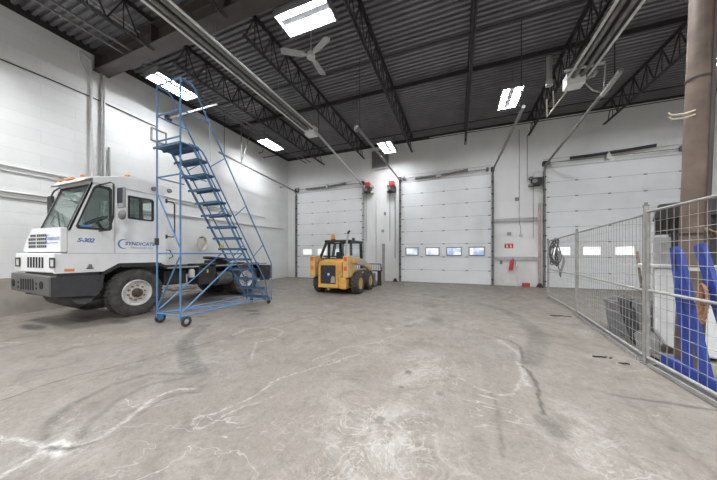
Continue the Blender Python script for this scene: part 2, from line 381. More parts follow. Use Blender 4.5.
# ------------------------------------------------------------------ girder, joists, bridging, column
t = thing('roof_girder', 'deep brown steel beam crossing the roof above the truck to the brown column', 'beam', (0, 4.21, 6.68))
MB().box(XL, XR, 4.03, 4.39, 6.68, 6.705).build('bottom_flange', M_gird, t)
MB().box(XL, XR, 4.03, 4.39, 7.175, 7.20).build('top_flange', M_gird, t)
MB().box(XL, XR, 4.197, 4.223, 6.705, 7.175).build('web', M_gird, t)
for x in (-9.66, -7.13, -4.66, -2.11, .36):
    MB().box(x-.008, x+.008, 4.04, 4.38, 6.705, 7.175).build('stiffener', M_gird, t)
t = thing('roof_purlin', 'low dark beam crossing the roof midway over the loader, under the deck', 'beam', (0, 8.75, 7.12))
MB().box(XL, XR, 8.71, 8.79, 7.14, 7.15).build('flange', M_dk, t); MB().box(XL, XR, 8.744, 8.756, 7.15, 7.30).build('web', M_dk, t)

def joist(y0, y1, name_lab):
    t = thing('roof_joist', name_lab, 'joist', (0, y0, 6.55), 'open-web roof joists')
    a = MB()
    for s in (-1, 1): a.box(s*.028-.019, s*.028+.019, y0+.35, y1-.08, 6.55, 6.557); a.box(s*.012-.003, s*.012+.003, y0+.35, y1-.08, 6.55, 6.60)
    a.build('bottom_chord', M_dk, t)
    a = MB()
    for s in (-1, 1): a.box(s*.034-.024, s*.034+.024, y0, y1, 7.285, 7.295); a.box(s*.012-.003, s*.012+.003, y0, y1, 7.23, 7.29)
    a.build('top_chord', M_dk, t)
    n = round((y1-y0-.8)/.62); st = (y1-y0-.8)/n
    for k in range(n):
        ya = y0+.4+k*st
        MB().bar((0,ya,6.58), (0,ya+st/2,7.25), .026, .026).bar((0,ya+st/2,7.25), (0,ya+st,6.58), .026, .026).bar((0,ya+st/2,6.58),(0,ya+st/2,7.25),.018,.018).build('web_member', M_dk, t)
    return t
ordn = ['first', 'second', 'third', 'fourth', 'fifth', 'sixth', 'seventh']
ja = joist(4.22, 13.02, ''); xs = (-7.13, -4.66, -2.11, .36, 2.89, 5.43)
wh = ['running above the row of wall-side lights', 'passing just right of the long left heater', 'passing right of the ceiling fan',
      'over the middle overhead door, alone in the open deck', 'above the right tube heater', 'ending over the right overhead door beside the brown column']
for i, x in enumerate(xs):
    o = ja if i == 0 else dup(ja, (x, 4.22, 6.55))
    o.location.x = x; o['label'] = 'dark open-web steel joist ' + wh[i]
jb = joist(-4.6, 4.19, '')
for i, x in enumerate((-7.13, -4.66)):
    o = jb if i == 0 else dup(jb, (x, -4.6, 6.55)); o.location.x = x
    o['label'] = ('dark open-web joist at the top left, on the near side of the brown girder', 'dark open-web joist near side of the girder, beside the left heater')[i]
for yb, lab in ((6.5, 'thin dark bridging bar across the joists near the ceiling fan'), (10.9, 'thin dark bridging bar across the joists near the back wall lights')):
    a = MB(); a.bar((XL, yb, 6.61), (XR, yb, 6.61), .03, .03)
    tag(a.build('bridging_bar', M_dk, org=(0, yb, 6.61)), lab, 'bar')

t = thing('steel_column', 'tall brown primed round steel column behind the wire fence', 'column', (2.60, 4.33, 0))
B0, B1 = V((2.60,4.33,0)), V((2.805,4.33,6.68))
MB().tube(B0, B1, .098, 28).build('shaft', M_col, t, True)
off = V((.083,-.062,0)); MB().tube(B0+off, B1+off, .028, 10).build('conduit', M_gird, t, True)
MB().box(2.46, 2.74, 4.20, 4.47, 0, .02).build('base_plate', M_rust, t)
def oncol(z): return B0 + (B1-B0)*(z/6.68)
c = oncol(1.24); MB().lathe([(.100,-.02),(.104,-.02),(.104,.02),(.100,.02)], c, (0,0,1), 24, True).build('tape_band', M_cream, t, True)
for zc in (1.66, 3.52):
    c = oncol(zc); MB().lathe([(.101,-.012),(.106,-.012),(.106,.012),(.101,.012)], c, (0,0,1), 24, True).build('strap', M_black, t, True)
c = oncol(3.08); a = MB()
for dz in (0, .05): a.path([c+V((-.05,-.07,dz)), c+V((-.16,-.085,dz-.03)), c+V((-.27,-.09,dz-.03)), c+V((-.30,-.09,dz+.01))], .009, 6)
a.build('hook', M_cream, t, True)

# ------------------------------------------------------------------ lights, rails, fan, heaters
M_fix = mat('fixture_grey', (.20,.20,.21), .5, 0, .1, 5)
def light():
    t = thing('ceiling_light', '', 'light', (0, 0, 6.66), 'fluorescent ceiling fixtures')
    MB().box(-.28, .28, -.60, .60, 6.68, 6.76).build('housing', M_fix, t)
    MB().plate([(-.31,-.63),(.31,-.63),(.31,.63),(-.31,.63)], [[(-.28,-.60),(-.28,.60),(.28,.60),(.28,-.60)]], (0,0,6.585), (1,0,0), (0,1,0), .175).build('reflector_skirt', M_fix, t)
    for x in (-.215, -.115, .115, .215):
        MB().box(x-.03, x+.03, -.58, .58, 6.672, 6.681).build('tube_lens', M_lamp, t)
    for y in (-.4, .4): MB().tube((0,y,6.76), (0,y,7.3), .006, 6).build('hanger', M_dk, t)
    return t
L0 = light()
spots = [(-8.21, 5.28, 0, 'bright fluorescent ceiling light over the top of the blue ladder'),
         (-8.25, 9.75, 0, 'bright fluorescent ceiling light by the far end of the left wall'),
         (-3.10, 4.78, 90, 'large two-lens fluorescent ceiling light above the white ceiling fan'),
         (-2.99, 11.35, 0, 'fluorescent ceiling light close to the back wall between the two left doors'),
         (1.64, 9.72, 0, 'fluorescent ceiling light above the middle door, right of the plain joist'),
         (6.62, 9.65, 0, 'fluorescent ceiling light peeking out behind the brown column')]
for i, (x, y, rz, lab) in enumerate(spots):
    o = L0 if i == 0 else dup(L0, (x, y, 6.66))
    o.location = (x, y, 6.36 if i == 3 else 6.66); o.rotation_euler.z = R(rz); o['label'] = lab
    if i == 3:
        for yy in (y-.4, y+.4): MB().tube((x,yy,6.98), (x,yy,7.3), .006, 6).build('hanger', M_dk, o)
# unseen lamps further back and to the right of the photographed part of the hall
for x, y, e in ((-8.2,.6,150),(-3.2,.2,150),(1.7,4.9,150),(6.7,4.9,150),(1.7,.2,150),(6.7,.2,150),(-8.2,-4,150),(-3.2,-4,150),(1.7,-4,150),(6.7,-4,150)):
    l = bpy.data.lights.new('hall_lamp', 'AREA'); l.shape = 'RECTANGLE'; l.size = .5; l.size_y = 1.2; l.energy = e; l.spread = R(140); l.color = (.94,.97,1)
    o = bpy.data.objects.new('hall_lamp', l); COL.objects.link(o); o.location = (x, y, 6.6)

for x, lab in ((-8.36, 'grey strut rail nearer the left wall, carrying the wall-side lights'), (-8.06, 'grey strut rail farther from the left wall, carrying the wall-side lights')):
    tag(MB().box(x-.02, x+.02, .2, 12.95, 6.80, 6.84).build('strut_rail', M_rail, org=(x, 6.5, 6.8)), lab, 'rail', 'strut rails over the truck')
for x, lab in ((-7.45, 'thin pale conduit under the roof left of its twin, ending at the girder'), (-7.32, 'thin pale conduit under the roof right of its twin, ending at the girder')):
    tag(MB().tube((x,.2,6.9), (x,3.9,6.9), .014, 8).build('roof_conduit', M_pipeg, org=(x,2,6.9), smooth=True), lab, 'conduit', 'roof conduits')
tag(MB().tube((-1.2,12.3,6.86), (9.5,12.3,6.86), .018, 8).build('roof_conduit', M_pipew, org=(3,12.3,6.86), smooth=True), 'long pale conduit under the roof parallel to the back wall', 'conduit')

t = thing('ceiling_fan', 'white three-blade ceiling fan hanging below the large light', 'fan', (-3.56, 5.74, 6.52))
fc = V((-3.56,5.74,6.6))
MB().tube(fc, (-3.56,5.74,7.3), .014, 8).build('downrod', M_lgrey, t, True)
MB().lathe([(.03,.10),(.10,.07),(.115,.0),(.10,-.06),(.04,-.08)], fc, (0,0,1), 24).build('motor', M_lgrey, t, True)
M_blade = mat('fan_blade', (.42,.42,.42), .5, 0, .15, 5)
for ang in (214, 94, 334):
    d = V((math.cos(R(ang)), math.sin(R(ang)), 0)); s = V((-d.y, d.x, 0))
    o_ = fc + d*.10
    MB().plate([(0,-.03),(.14,-.085),(.60,-.10),(.66,-.06),(.66,.06),(.60,.10),(.14,.085),(0,.03)], [], o_, d, s*.985+V((0,0,.17)), .008).build('blade', M_blade, t)
    MB().bar(fc+d*.08, fc+d*.24, .04, .012).build('blade_iron', M_lgrey, t)

M_refl = mat('shaded_reflector', (.20,.20,.20), .4, .4, .2, 5)  # colour darkened to stand for the shade inside the trough
def heater(x, y0, y1, z, lab, box_end):
    t = thing('tube_heater', lab, 'heater', (x, (y0+y1)/2, z), 'overhead tube heaters')
    # polished trough reflector: folded section swept along Y
    sec = [(-.22,-.05),(-.19,.03),(-.11,.10),(.11,.10),(.19,.03),(.22,-.05)]
    a = MB(); n = len(sec)
    out = sec + [(p*.93, q-.014) for p, q in reversed(sec)]
    a.plate(out, [], (x, y0, z), (1,0,0), (0,0,1), -(y1-y0)); a.build('reflector', M_refl, t)
    for s in (-1, 1): MB().box(x+s*.225-.028, x+s*.225+.028, y0, y1, z-.066, z-.05).build('reflector_lip', M_pipew, t)
    for s in (-1, 1): MB().tube((x+s*.095,y0,z-.01), (x+s*.095,y1,z-.01), .052, 12).build('radiant_tube', M_rail, t, True)
    a = MB().path([(x-.095,y0,z-.01),(x-.095,y0-.1,z-.01),(x,y0-.16,z-.01),(x+.095,y0-.1,z-.01),(x+.095,y0,z-.01)], .05, 10)
    a.build('return_bend', M_rail, t, True)
    MB().box(x-.23, x+.17, y1-.02, y1+.30, z-.20, z+.12).build('burner_box', M_door, t, bevel=.012)
    for yy in np.arange(y0+.8, y1, 2.2):
        MB().tube((x,yy,z+.1), (x,yy,7.3), .006, 6).build('hanger', M_rail, t)
    return t
h1 = heater(-5.12, 1.2, 8.2, 6.1, 'long silver tube heater hanging over the space between ladder and loader', 0)
h2 = heater(2.95, 2.0, 8.3, 6.1, 'long silver tube heater hanging at right beside the brown column', 0)
MB().box(2.55, 3.35, 7.9, 7.96, 6.06, 6.10).build('cross_bracket', M_lgrey, h2)
MB().path([(3.05,8.5,6.12),(3.2,8.5,6.10),(3.3,8.35,6.05),(3.3,8.2,6.05)], .045, 8).build('flue_elbow', M_steel, h2, True)

for x, y, z0, lab in ((-3.53, 8.9, 6.1, 'grey vent pipe dropping from the deck near the roof centre'), (2.56, 9.1, 6.45, 'grey vent pipe dropping from the deck left of the right heater')):
    t = thing('vent_pipe', lab, 'pipe', (x, y, z0), 'vent pipes')
    MB().tube((x,y,z0), (x,y,7.3), .075, 16).build('pipe', M_steel if x > 0 else M_rail, t, True)
    MB().lathe([(.08,0),(.095,0),(.095,.14),(.08,.14)], (x,y,z0-.02), (0,0,1), 16, True).build('end_collar', M_lgrey, t, True)
tag(MB().path([(2.76,8.42,6.35),(2.76,8.47,5.82),(2.40,8.34,5.32),(2.28,8.28,5.14),(2.27,8.28,5.62)], .02, 8).path([(2.45,8.36,5.40),(2.44,8.36,5.85)], .016, 8).build('gas_pipe', M_cream, org=(2.4,8.3,5.2), smooth=True),
    'bent cream yellow gas drop pipe below the right heater box', 'pipe')
# pole arm from left wall behind the ladder top
t = thing('wall_pole', 'pale horizontal pole sticking out of the left wall behind the ladder top', 'pole', (-9.6, 6.05, 6.3))
MB().tube((-9.72,6.05,6.3), (-7.3,6.05,6.3), .03, 10).build('pole', M_pipew, t, True)
MB().lathe([(.03,.0),(.12,.0),(.12,.06),(.05,.14)], (-9.72,6.05,6.3), (1,0,0), 16).build('flange', M_black, t, True)

# ------------------------------------------------------------------ overhead doors
M_pane = bpy.data.materials.new('daylit_pane'); M_pane.use_nodes = True
nt = M_pane.node_tree; nt.nodes.remove(nt.nodes['Principled BSDF'])
e = nt.nodes.new('ShaderNodeEmission'); g = nt.nodes.new('ShaderNodeNewGeometry'); n = nt.nodes.new('ShaderNodeTexNoise')
n.inputs['Scale'].default_value = 2.6; cr = nt.nodes.new('ShaderNodeValToRGB')
cr.color_ramp.elements[0].position = .40; cr.color_ramp.elements[0].color = (.36,.52,.80,1)
cr.color_ramp.elements[1].position = .58; cr.color_ramp.elements[1].color = (1,1,.97,1)
nt.links.new(g.outputs['Position'], n.inputs['Vector']); nt.links.new(n.outputs['Fac'], cr.inputs['Fac']); nt.links.new(cr.outputs[0], e.inputs[0])
e.inputs[1].default_value = .72; nt.links.new(e.outputs[0], nt.nodes['Material Output'].inputs[0])
M_pane2 = emis('bright_daylit_pane', (1,1,.98), .95)
M_seam = mat('door_seam', (.50,.50,.49), .6)
def door(idx, x0, x1, wins, lab, pane):
    t = thing(f'door_{idx}', lab, 'overhead door', ((x0+x1)/2, YB, 0), None, 'structure')
    H = .638
    for k in range(8):
        z0, z1 = k*H+.012, (k+1)*H-.006
        if k == 2:
            holes = [[(a,1.37),(a,1.72),(b,1.72),(b,1.37)] for a, b in wins]
        else: holes = []
        y_ = YB-.055
        sec = MB().plate([(x0,z0),(x1,z0),(x1,z1),(x0,z1)], holes, (0,y_,0), (1,0,0), (0,0,1), -.045)
        if k != 2:
            for j in range(1, 4):   # pressed horizontal ribs
                z = z0+(z1-z0)*j/4; sec.box(x0, x1, y_-.003, y_, z-.006, z+.006)
        sec.build('door_section', M_door, t)
    MB().box(x0, x1, YB-.05, YB-.012, 0, 8*H).build('seam_seal', M_seam, t)
    for a, b in wins:
        f = MB().plate([(a-.035,1.335),(b+.035,1.335),(b+.035,1.755),(a-.035,1.755)], [[(a+.01,1.38),(a+.01,1.71),(b-.01,1.71),(b-.01,1.38)]], (0,YB-.058,0), (1,0,0), (0,0,1), .02).build('window_frame', M_frame if pane is M_pane else M_door, t)
        MB().box(a, b, YB-.053, YB-.051, 1.37, 1.72).build('pane', pane, f)
    for k in range(1, 8):
        for fx in (.02, .25, .5, .75, .98):
            x = x0+(x1-x0)*fx
            MB().box(x-.05, x+.05, YB-.068, YB-.056, k*H-.022, k*H+.022).build('hinge', M_hinge, t)
    MB().box(x0, x1, YB-.066, YB-.056, 8*H-.05, 8*H+.0).build('top_bracket_bar', M_lgrey, t)
    MB().box(x0, x1, YB-.062, YB-.02, 0, .014).build('bottom_seal', M_black, t)
    return t
M_frame = mat('window_frame_grey', (.20,.23,.28), .5); M_hinge = mat('hinge_grey', (.22,.22,.22), .5, .2)
door(1, -9.0, -4.80, [(-8.6,-7.97),(-7.6,-6.97),(-6.6,-5.97)], 'white sectional overhead door behind the yellow loader', emis('dim_daylit_pane', (1,1,.98), .66))
door(2, -2.68, 1.46, [(-2.42,-1.84),(-1.44,-.83),(-.45,.18),(.54,1.16)], 'white sectional overhead door with four bluish windows', M_pane)
door(3, 3.53, 7.75, [(3.78,4.38),(4.79,5.36),(5.80,6.38)], 'white sectional overhead door behind the wire fence', M_pane2)
for i, (x0, x1) in enumerate(((-9.0,-4.80), (-2.60,1.37), (3.53,7.75))):    # lintel strips
    struct(MB().box(x0-.08, x1+.08, YB-.03, YB, 5.45, 5.475), f'trim_{5+i}', M_lgrey, 'pale lintel strip over an overhead door', 'trim')

def track(x, side, y_end, z_end, lab, m_hor):
    """vertical guide beside a door, curved corner and the rail that carries the raised door"""
    t = thing('door_track', lab, 'door track', (x, YB-.05, 0), 'overhead door tracks')
    MB().box(x-.035, x+.035, YB-.10, YB-.02, 0, 4.95).box(x+side*.035-.012, x+side*.035+.012, YB-.16, YB-.02, .0, 4.95).build('vertical_rail', m_hor, t)
    c = [(x, YB-.08, 4.9)] + [(x, YB-.08-.3+.3*math.cos(R(a)), 4.9+.3*math.sin(R(a))) for a in (20,40,60,80)] + [(x, YB-.7, 5.2+(z_end-5.2)*.04), (x, y_end, z_end)]
    MB().path(c, .042, 8).build('overhead_rail', m_hor, t, True)
    MB().box(x-.07, x+.07, YB-.16, YB, 5.18, 5.36).build('bearing_plate', M_black, t)
    for z in (.25, .9, 1.55, 2.2, 2.85, 3.5, 4.15, 4.7):
        MB().box(x-.05, x+.05, YB-.13, YB-.02, z-.03, z+.03).build('roller_bracket', M_black, t)
    MB().tube((x, y_end+.25, z_end), (x, y_end+.25, 7.3), .012, 6).build('hanger', M_dk, t)
    return t
tl = track(-9.05, -1, 7.6, 5.57, 'dark guide track at the left side of the loader-side door, rail along the left wall', M_rail)
MB().bar((-9.05,8.75,5.53),(-9.05,8.75,7.28),.035,.035).bar((-9.05,8.75,5.56),(-9.05,9.35,7.28),.03,.03).build('hanger_strut', M_rail, tl)
track(-4.76, 1, 7.95, 5.86, 'guide track with pale sloping rail rising from the right side of the loader-side door', M_steel)
track(-2.73, -1, 6.9, 5.15, 'dark guide track at the left side of the windowed middle door', M_rail)
track(1.51, 1, 7.2, 5.0, 'dark guide track at the right side of the windowed middle door', M_rail)
tr = track(3.48, -1, 7.55, 5.60, 'guide track left of the fenced-off door with rail rising to the heater', M_rail)
MB().tube((3.48,7.55,5.60), (3.48,8.35,5.50), .055, 10).build('sleeve', M_steel, tr, True)
MB().path([(3.48,8.3,5.52),(3.35,8.5,5.75),(3.15,8.5,6.02)], .018, 6).path([(3.48,8.3,5.52),(3.48,8.2,6.2)], .015, 6).build('brace', M_steel, tr, True)

def shaft(x0, x1, springs, lab, m, sag=.0):
    t = thing('spring_shaft', lab, 'door spring', ((x0+x1)/2, YB-.12, 5.25), 'door counterbalance shafts')
    MB().tube((x0,YB-.12,5.28), (x1,YB-.12,5.28), .016, 8).build('shaft', M_rail, t, True)
    for a, b, za, zb in springs: MB().path([(a,YB-.13,za),((a+b)/2,YB-.13,(za+zb)/2-.01),(b,YB-.13,zb)], .055, 10).build('spring', m, t, True)
    xc = (springs[0][1]+springs[-1][0])/2
    MB().box(xc-.06, xc+.06, YB-.16, YB-.02, 5.16, 5.42).build('centre_bracket', M_lgrey, t)
    for x in (x0+.08, x1-.08): MB().lathe([(.08,-.05),(.10,-.04),(.085,0),(.10,.04),(.08,.05)], (x,YB-.12,5.28), (1,0,0), 16).build('cable_drum', M_rail, t, True)
    return t
shaft(-9.0, -4.8, [(-8.35,-7.0,5.27,5.28),(-6.9,-5.75,5.28,5.36)], 'grey spring shaft over the door behind the loader', M_rail)
shaft(-2.6, 1.37, [(-1.95,-.95,5.22,5.24),(-.70,.48,5.25,5.36)], 'two dark grey springs over the windowed middle door', M_rail)
shaft(3.53, 7.75, [(4.35,5.55,5.38,5.42),(5.60,6.95,5.42,5.50)], 'long black spring bar over the fenced-off door', M_black)

def operator(x, z, m, lab, s):
    t = thing('door_operator', lab, 'door motor', (x, YB-.2, z-.3), 'wall-mounted door motors')
    MB().box(x-.14, x+.14, YB-.42, YB-.12, z+.02, z+.26).build('motor_cover', m, t, bevel=.04)
    MB().box(x-.17, x+.17, YB-.36, YB-.04, z-.28, z+.02).build('gearbox', M_black, t, bevel=.015)
    MB().tube((x-.1,YB-.36,z-.12), (x-.1,YB-.43,z-.12), .09, 16).build('sprocket', M_rail, t, True)
    for zz in (.02, -.28): MB().box(x+s*.2-.06, x+s*.2+.06, YB-.3, YB-.02, z+zz, z+zz+.08).build('bracket', M_cream if s > 0 else M_rail, t)
    MB().tube((x-.12,YB-.2,z-.28), (x-.12,YB-.2,2.1), .012, 6).build('hand_chain', M_rail, t)
    return t
operator(-4.42, 4.95, M_red, 'red-covered door motor right of the door behind the loader', 1)
operator(-3.12, 4.88, M_red, 'red-covered door motor left of the windowed middle door', -1)
operator(3.16, 4.62, M_lgrey, 'grey-covered door motor beside the fenced-off door', -1)

# back wall fittings
def wpipe(pts, r, m, name, lab, cat, group=None):
    c = V(pts[0]); return tag(MB().path(pts, r, 8).build(name, m, org=c, smooth=True), lab, cat, group)
wpipe([(-4.04,YB-.03,1.0),(-4.04,YB-.03,4.4)], .02, M_pipew, 'wall_conduit', 'white vertical conduit on the back wall just right of the loader-side motor', 'conduit')
wpipe([(-3.0,YB-.05,1.2),(-3.0,YB-.05,4.4)], .025, M_pipeg, 'wall_conduit', 'grey vertical conduit on the back wall under the second red motor', 'conduit')
wpipe([(2.62,YB-.03,2.3),(2.62,YB-.03,2.6),(2.56,YB-.03,2.8),(2.56,YB-.03,6.9)], .014, M_pipeg, 'wall_conduit', 'thin grey conduit above the red sign rising to the roof', 'conduit')
wpipe([(2.86,YB-.03,4.6),(2.86,YB-.03,6.6)], .012, M_pipeg, 'wall_conduit', 'short thin conduit rising beside the grey door motor', 'conduit')
wpipe([(3.30,YB-.06,.0),(3.30,YB-.06,3.6)], .045, mat('pink_pipe', (.50,.40,.38), .6, 0, .25, 5), 'wall_pipe', 'faded pink pipe standing on the wall left of the fenced-off door', 'pipe')
for z, lab in ((2.95, 'white steel channel across the wall pier, the upper of two'), (1.24, 'white steel channel across the wall pier, just above the extinguisher')):
    t = thing('wall_channel', lab, 'channel', (2.4, YB-.04, z), 'steel channels on the wall pier')
    MB().box(1.56, 3.24, YB-.09, YB, z-.065, z-.05).box(1.56, 3.24, YB-.015, YB, z-.05, z+.05).box(1.56, 3.24, YB-.05, YB, z+.05, z+.06).build('channel', M_lgrey, t)  # painted pale grey so the shadow lines of the channels read
    for x in (1.7, 2.0, 2.75, 3.1): MB().tube((x,YB-.03,z), (x,YB-.014,z), .018, 8).build('bolt', M_rail, t)
t = thing('wall_sign', 'small red sign with white symbols above the fire extinguisher', 'sign', (2.16, YB-.01, 1.68))
MB().box(2.0, 2.33, YB-.008, YB, 1.68, 1.88).build('board', mat('sign_red', (.62,.05,.05), .4), t)
for x in (2.10, 2.24): a = MB(); a.box(x-.03, x+.03, YB-.010, YB-.008, 1.71, 1.79); a.box(x-.012, x+.012, YB-.010, YB-.008, 1.79, 1.84); a.box(x-.05, x+.02, YB-.010, YB-.008, 1.82, 1.845); a.build('symbol', M_door, t)
t = thing('fire_extinguisher', 'red fire extinguisher hung on the wall under the red sign', 'fire extinguisher', (2.27, YB-.09, .68))
MB().lathe([(.03,0),(.075,.02),(.08,.06),(.08,.34),(.065,.40),(.025,.44)], (2.21,YB-.1,.70), (.16,0,1), 18).build('cylinder', M_red, t, True)
MB().path([(2.29,YB-.10,1.12),(2.34,YB-.12,1.20),(2.26,YB-.14,1.22)], .014, 6).build('handle', M_black, t)
MB().path([(2.30,YB-.10,1.14),(2.40,YB-.12,1.10),(2.40,YB-.12,.9)], .012, 6).build('hose', M_black, t)
MB().box(2.20, 2.34, YB-.09, YB, 1.05, 1.11).build('bracket', M_door, t)
for x, z, w, h, lab, m in ((2.17,2.33,.16,.13,'small grey switch box on the wall pier above the red sign',M_grey),(2.62,2.24,.13,.12,'small pale junction box at the foot of the thin conduit',M_lgrey),(2.47,3.85,.15,.15,'round-edged grey junction box high on the wall pier',M_rail),
        (1.86,1.05,.10,.16,'small dark control box low on the pier left of the extinguisher',M_rail),(-3.68,2.65,.12,.14,'small grey box on the wall between the two left doors',M_grey),(-3.55,3.55,.10,.16,'small dark fitting high on the wall between the two left doors',M_rail)):
    tag(MB().box(x-w/2, x+w/2, YB-.06, YB, z-h/2, z+h/2).build('wall_box', m, org=(x,YB,z), bevel=.01), lab, 'wall box')
tag(MB().box(2.66, 2.93, YB-.2, YB-.03, 0, .16).build('floor_box', M_red, org=(2.8,YB-.1,0), bevel=.01), 'small red box on the floor against the wall pier', 'box')
t = thing('standpipe', 'white standpipe with valve rising from the floor at the wall pier', 'pipe', (2.44, 12.86, 0))
MB().tube((2.44,12.9,0), (2.44,12.9,.82), .035, 12).build('pipe', M_pipew, t, True)
MB().lathe([(.05,0),(.07,.02),(.07,.08),(.03,.12)], (2.44,12.9,.80), (0,0,1), 14).build('valve', M_lgrey, t, True)
tag(MB().box(-3.62,-3.53,12.7,12.9,0,1.95).build('guard_post', M_grey, org=(-3.66,12.75,0)), 'grey upright guard board standing behind the fork carriage', 'post')
for x, lab in ((-2.96, 'black wedge stop on the floor left of the windowed door'), (3.28, 'black wedge stop on the floor by the fenced-off door')):
    tag(MB().plate([(0,0),(.24,0),(.16,.17),(.08,.17)], [], (x-.12,YB-.12,0), (1,0,0), (0,0,1), .16).build('wedge_stop', M_black, org=(x,YB-.2,0)), lab, 'wedge')
t = thing('electrical_cabinet', 'dark grey box high on the back wall between the two left doors', 'cabinet', (-3.8, YB-.1, 5.95))
MB().box(-4.25, -3.35, YB-.12, YB-.004, 5.98, 6.9).build('body', mat('dark_grey', (.17,.17,.168), .5, 0, .15, 5), t, bevel=.01); MB().box(-4.28, -3.3, YB-.15, YB-.004, 5.93, 5.98).build('ledge', M_lgrey, t)

# left wall services
wpipe([(XL+.024,YF+.2,3.50),(XL+.024,5.9,3.46),(XL+.024,11.0,3.40)], .022, M_pipew, 'wall_pipe', 'upper white pipe running along the left block wall behind the truck', 'pipe')
wpipe([(XL+.015,YF+.2,3.38),(XL+.015,5.9,3.34),(XL+.015,9.0,3.3)], .014, M_pipew, 'wall_pipe', 'thin white pipe directly under the upper wall pipe', 'pipe')
wpipe([(XL+.025,YF+.2,2.84),(XL+.025,12.6,2.90)], .022, M_pipew, 'wall_pipe', 'lower white pipe running along the left block wall behind the cab', 'pipe')
wpipe([(XL+.016,YF+.2,2.70),(XL+.016,6.0,2.75)], .014, M_pipeg, 'wall_pipe', 'thin grey line just below the lower wall pipe', 'pipe')
wpipe([(XL+.03,YF+.2,5.9)]+[(XL+.03, y_, 5.86-.03*math.sin(y_*1.3)) for y_ in np.arange(-4, 5.6, .8)]+[(XL+.03,5.7,5.82)], .014, M_black, 'wall_cable', 'dark sagging cable running high along the left block wall', 'cable')
for y_, z1, r_, m, lab in ((3.98, 6.9, .035, M_pipew, 'white vertical pipe on the left wall, the first below the girder end'), (4.20, 6.7, .03, M_pipeg, 'grey vertical conduit on the left wall, second below the girder end'),
                        (4.27, 6.7, .022, M_pipew, 'thin white conduit on the left wall, third below the girder end'), (4.38, 4.6, .026, M_pipeg, 'short grey conduit on the left wall, stopping at half height below the girder')):
    wpipe([(XL+.045, y_, .9), (XL+.045, y_, z1)], r_, m, 'wall_conduit', lab, 'conduit')
wpipe([(XL+.05,3.9,6.95),(XL+.06,3.72,7.0),(XL+.06,3.75,6.7),(XL+.05,3.95,6.35)], .02, M_pipew, 'wall_hook', 'white hooked cable drop at the girder end on the left wall', 'cable')
t = thing('wall_vent', 'small dark framed vent high on the left wall behind the ladder platform', 'vent', (XL+.02, 5.75, 5.3))
MB().plate([(5.5,5.3),(6.0,5.3),(6.0,5.75),(5.5,5.75)], [[(5.54,5.34),(5.54,5.71),(5.96,5.71),(5.96,5.34)]], (XL,0,0), (0,1,0), (0,0,1), .05).build('frame', M_rail, t)
MB().box(XL, XL+.012, 5.54, 5.96, 5.34, 5.71).build('louver', M_pipew, t)
t = thing('hose_coil', 'cream hose coil hanging on the left wall behind the ladder', 'hose', (XL+.08, 7.3, 1.6))
a = MB()
for k in range(4):
    a.path([V((XL+.05+.02*k, 7.3+(.17+.015*k)*math.cos(R(q)), 1.86+(.24+.02*k)*math.sin(R(q)))) for q in range(0, 360, 18)], .012, 6, True)
a.build('loops', M_cream, t, True); MB().tube((XL,7.3,2.08), (XL+.14,7.3,2.10), .02, 8).build('peg', M_rail, t)
for yk, zk, lab in ((10.6, 6.75, 'small dark pipe hook high on the left wall near the far corner'), (12.3, 5.35, 'dark bracket lamp on the left wall close to the far corner')):
    tag(MB().path([(XL,yk,zk),(XL+.18,yk,zk),(XL+.26,yk,zk+.08),(XL+.24,yk,zk+.15)], .02, 6).lathe([(.05,0),(.05,.03)],(XL,yk,zk),(1,0,0),10).build('wall_bracket', M_rail, org=(XL,yk,zk), smooth=True), lab, 'bracket')
#PART2
# ------------------------------------------------------------------ terminal tractor
T = thing('terminal_tractor', 'white yard tractor truck with grey bumper parked along the left wall', 'truck', (-7.8, 4.6, 0))
XS = -7.0
def side_plate(outer, holes, x, t=.035): return MB().plate(outer, holes, (x,0,0), (0,1,0), (0,0,1), -t)
cab_out = [(2.54,1.40),(2.54,1.88),(2.88,2.91),(4.31,2.91),(4.31,1.40)]
win1 = [(2.70,1.945),(2.67,1.99),(2.93,2.78),(2.985,2.84),(3.15,2.84),(3.19,2.80),(3.19,1.985),(3.15,1.945)]
win2 = [(3.52,2.25),(3.52,2.74),(3.97,2.74),(4.01,2.70),(4.01,2.27),(3.97,2.24)]
side_plate(cab_out, [win1, win2], XS).build('cab_side', M_white, T)
side_plate(cab_out, [win1, win2], XS-1.17).build('cab_side', M_white, T)
a = MB().plate([(-8.2,1.40),(-7.04,1.40),(-7.04,2.91),(-8.2,2.91)], [[(-8.05,1.95),(-8.05,2.78),(-7.19,2.78),(-7.19,1.95)]], (0,4.27,0), (1,0,0), (0,0,1), -.04); a.box(-8.2, XS-.035, 2.6, 4.26, 1.41, 1.44)
a.build('cab_back', M_white, T)
MB().plate([(2.74,2.89),(2.80,2.99),(3.4,3.17),(3.6,3.2),(4.33,3.2),(4.33,2.89)], [], (-8.2,0,0), (0,1,0), (0,0,1), 1.19).build('cab_roof', M_white, T, bevel=.03)
MB().box(XS-.01, XS+.018, 2.9, 4.33, 2.885, 2.905).build('drip_rail', M_lgrey, T)
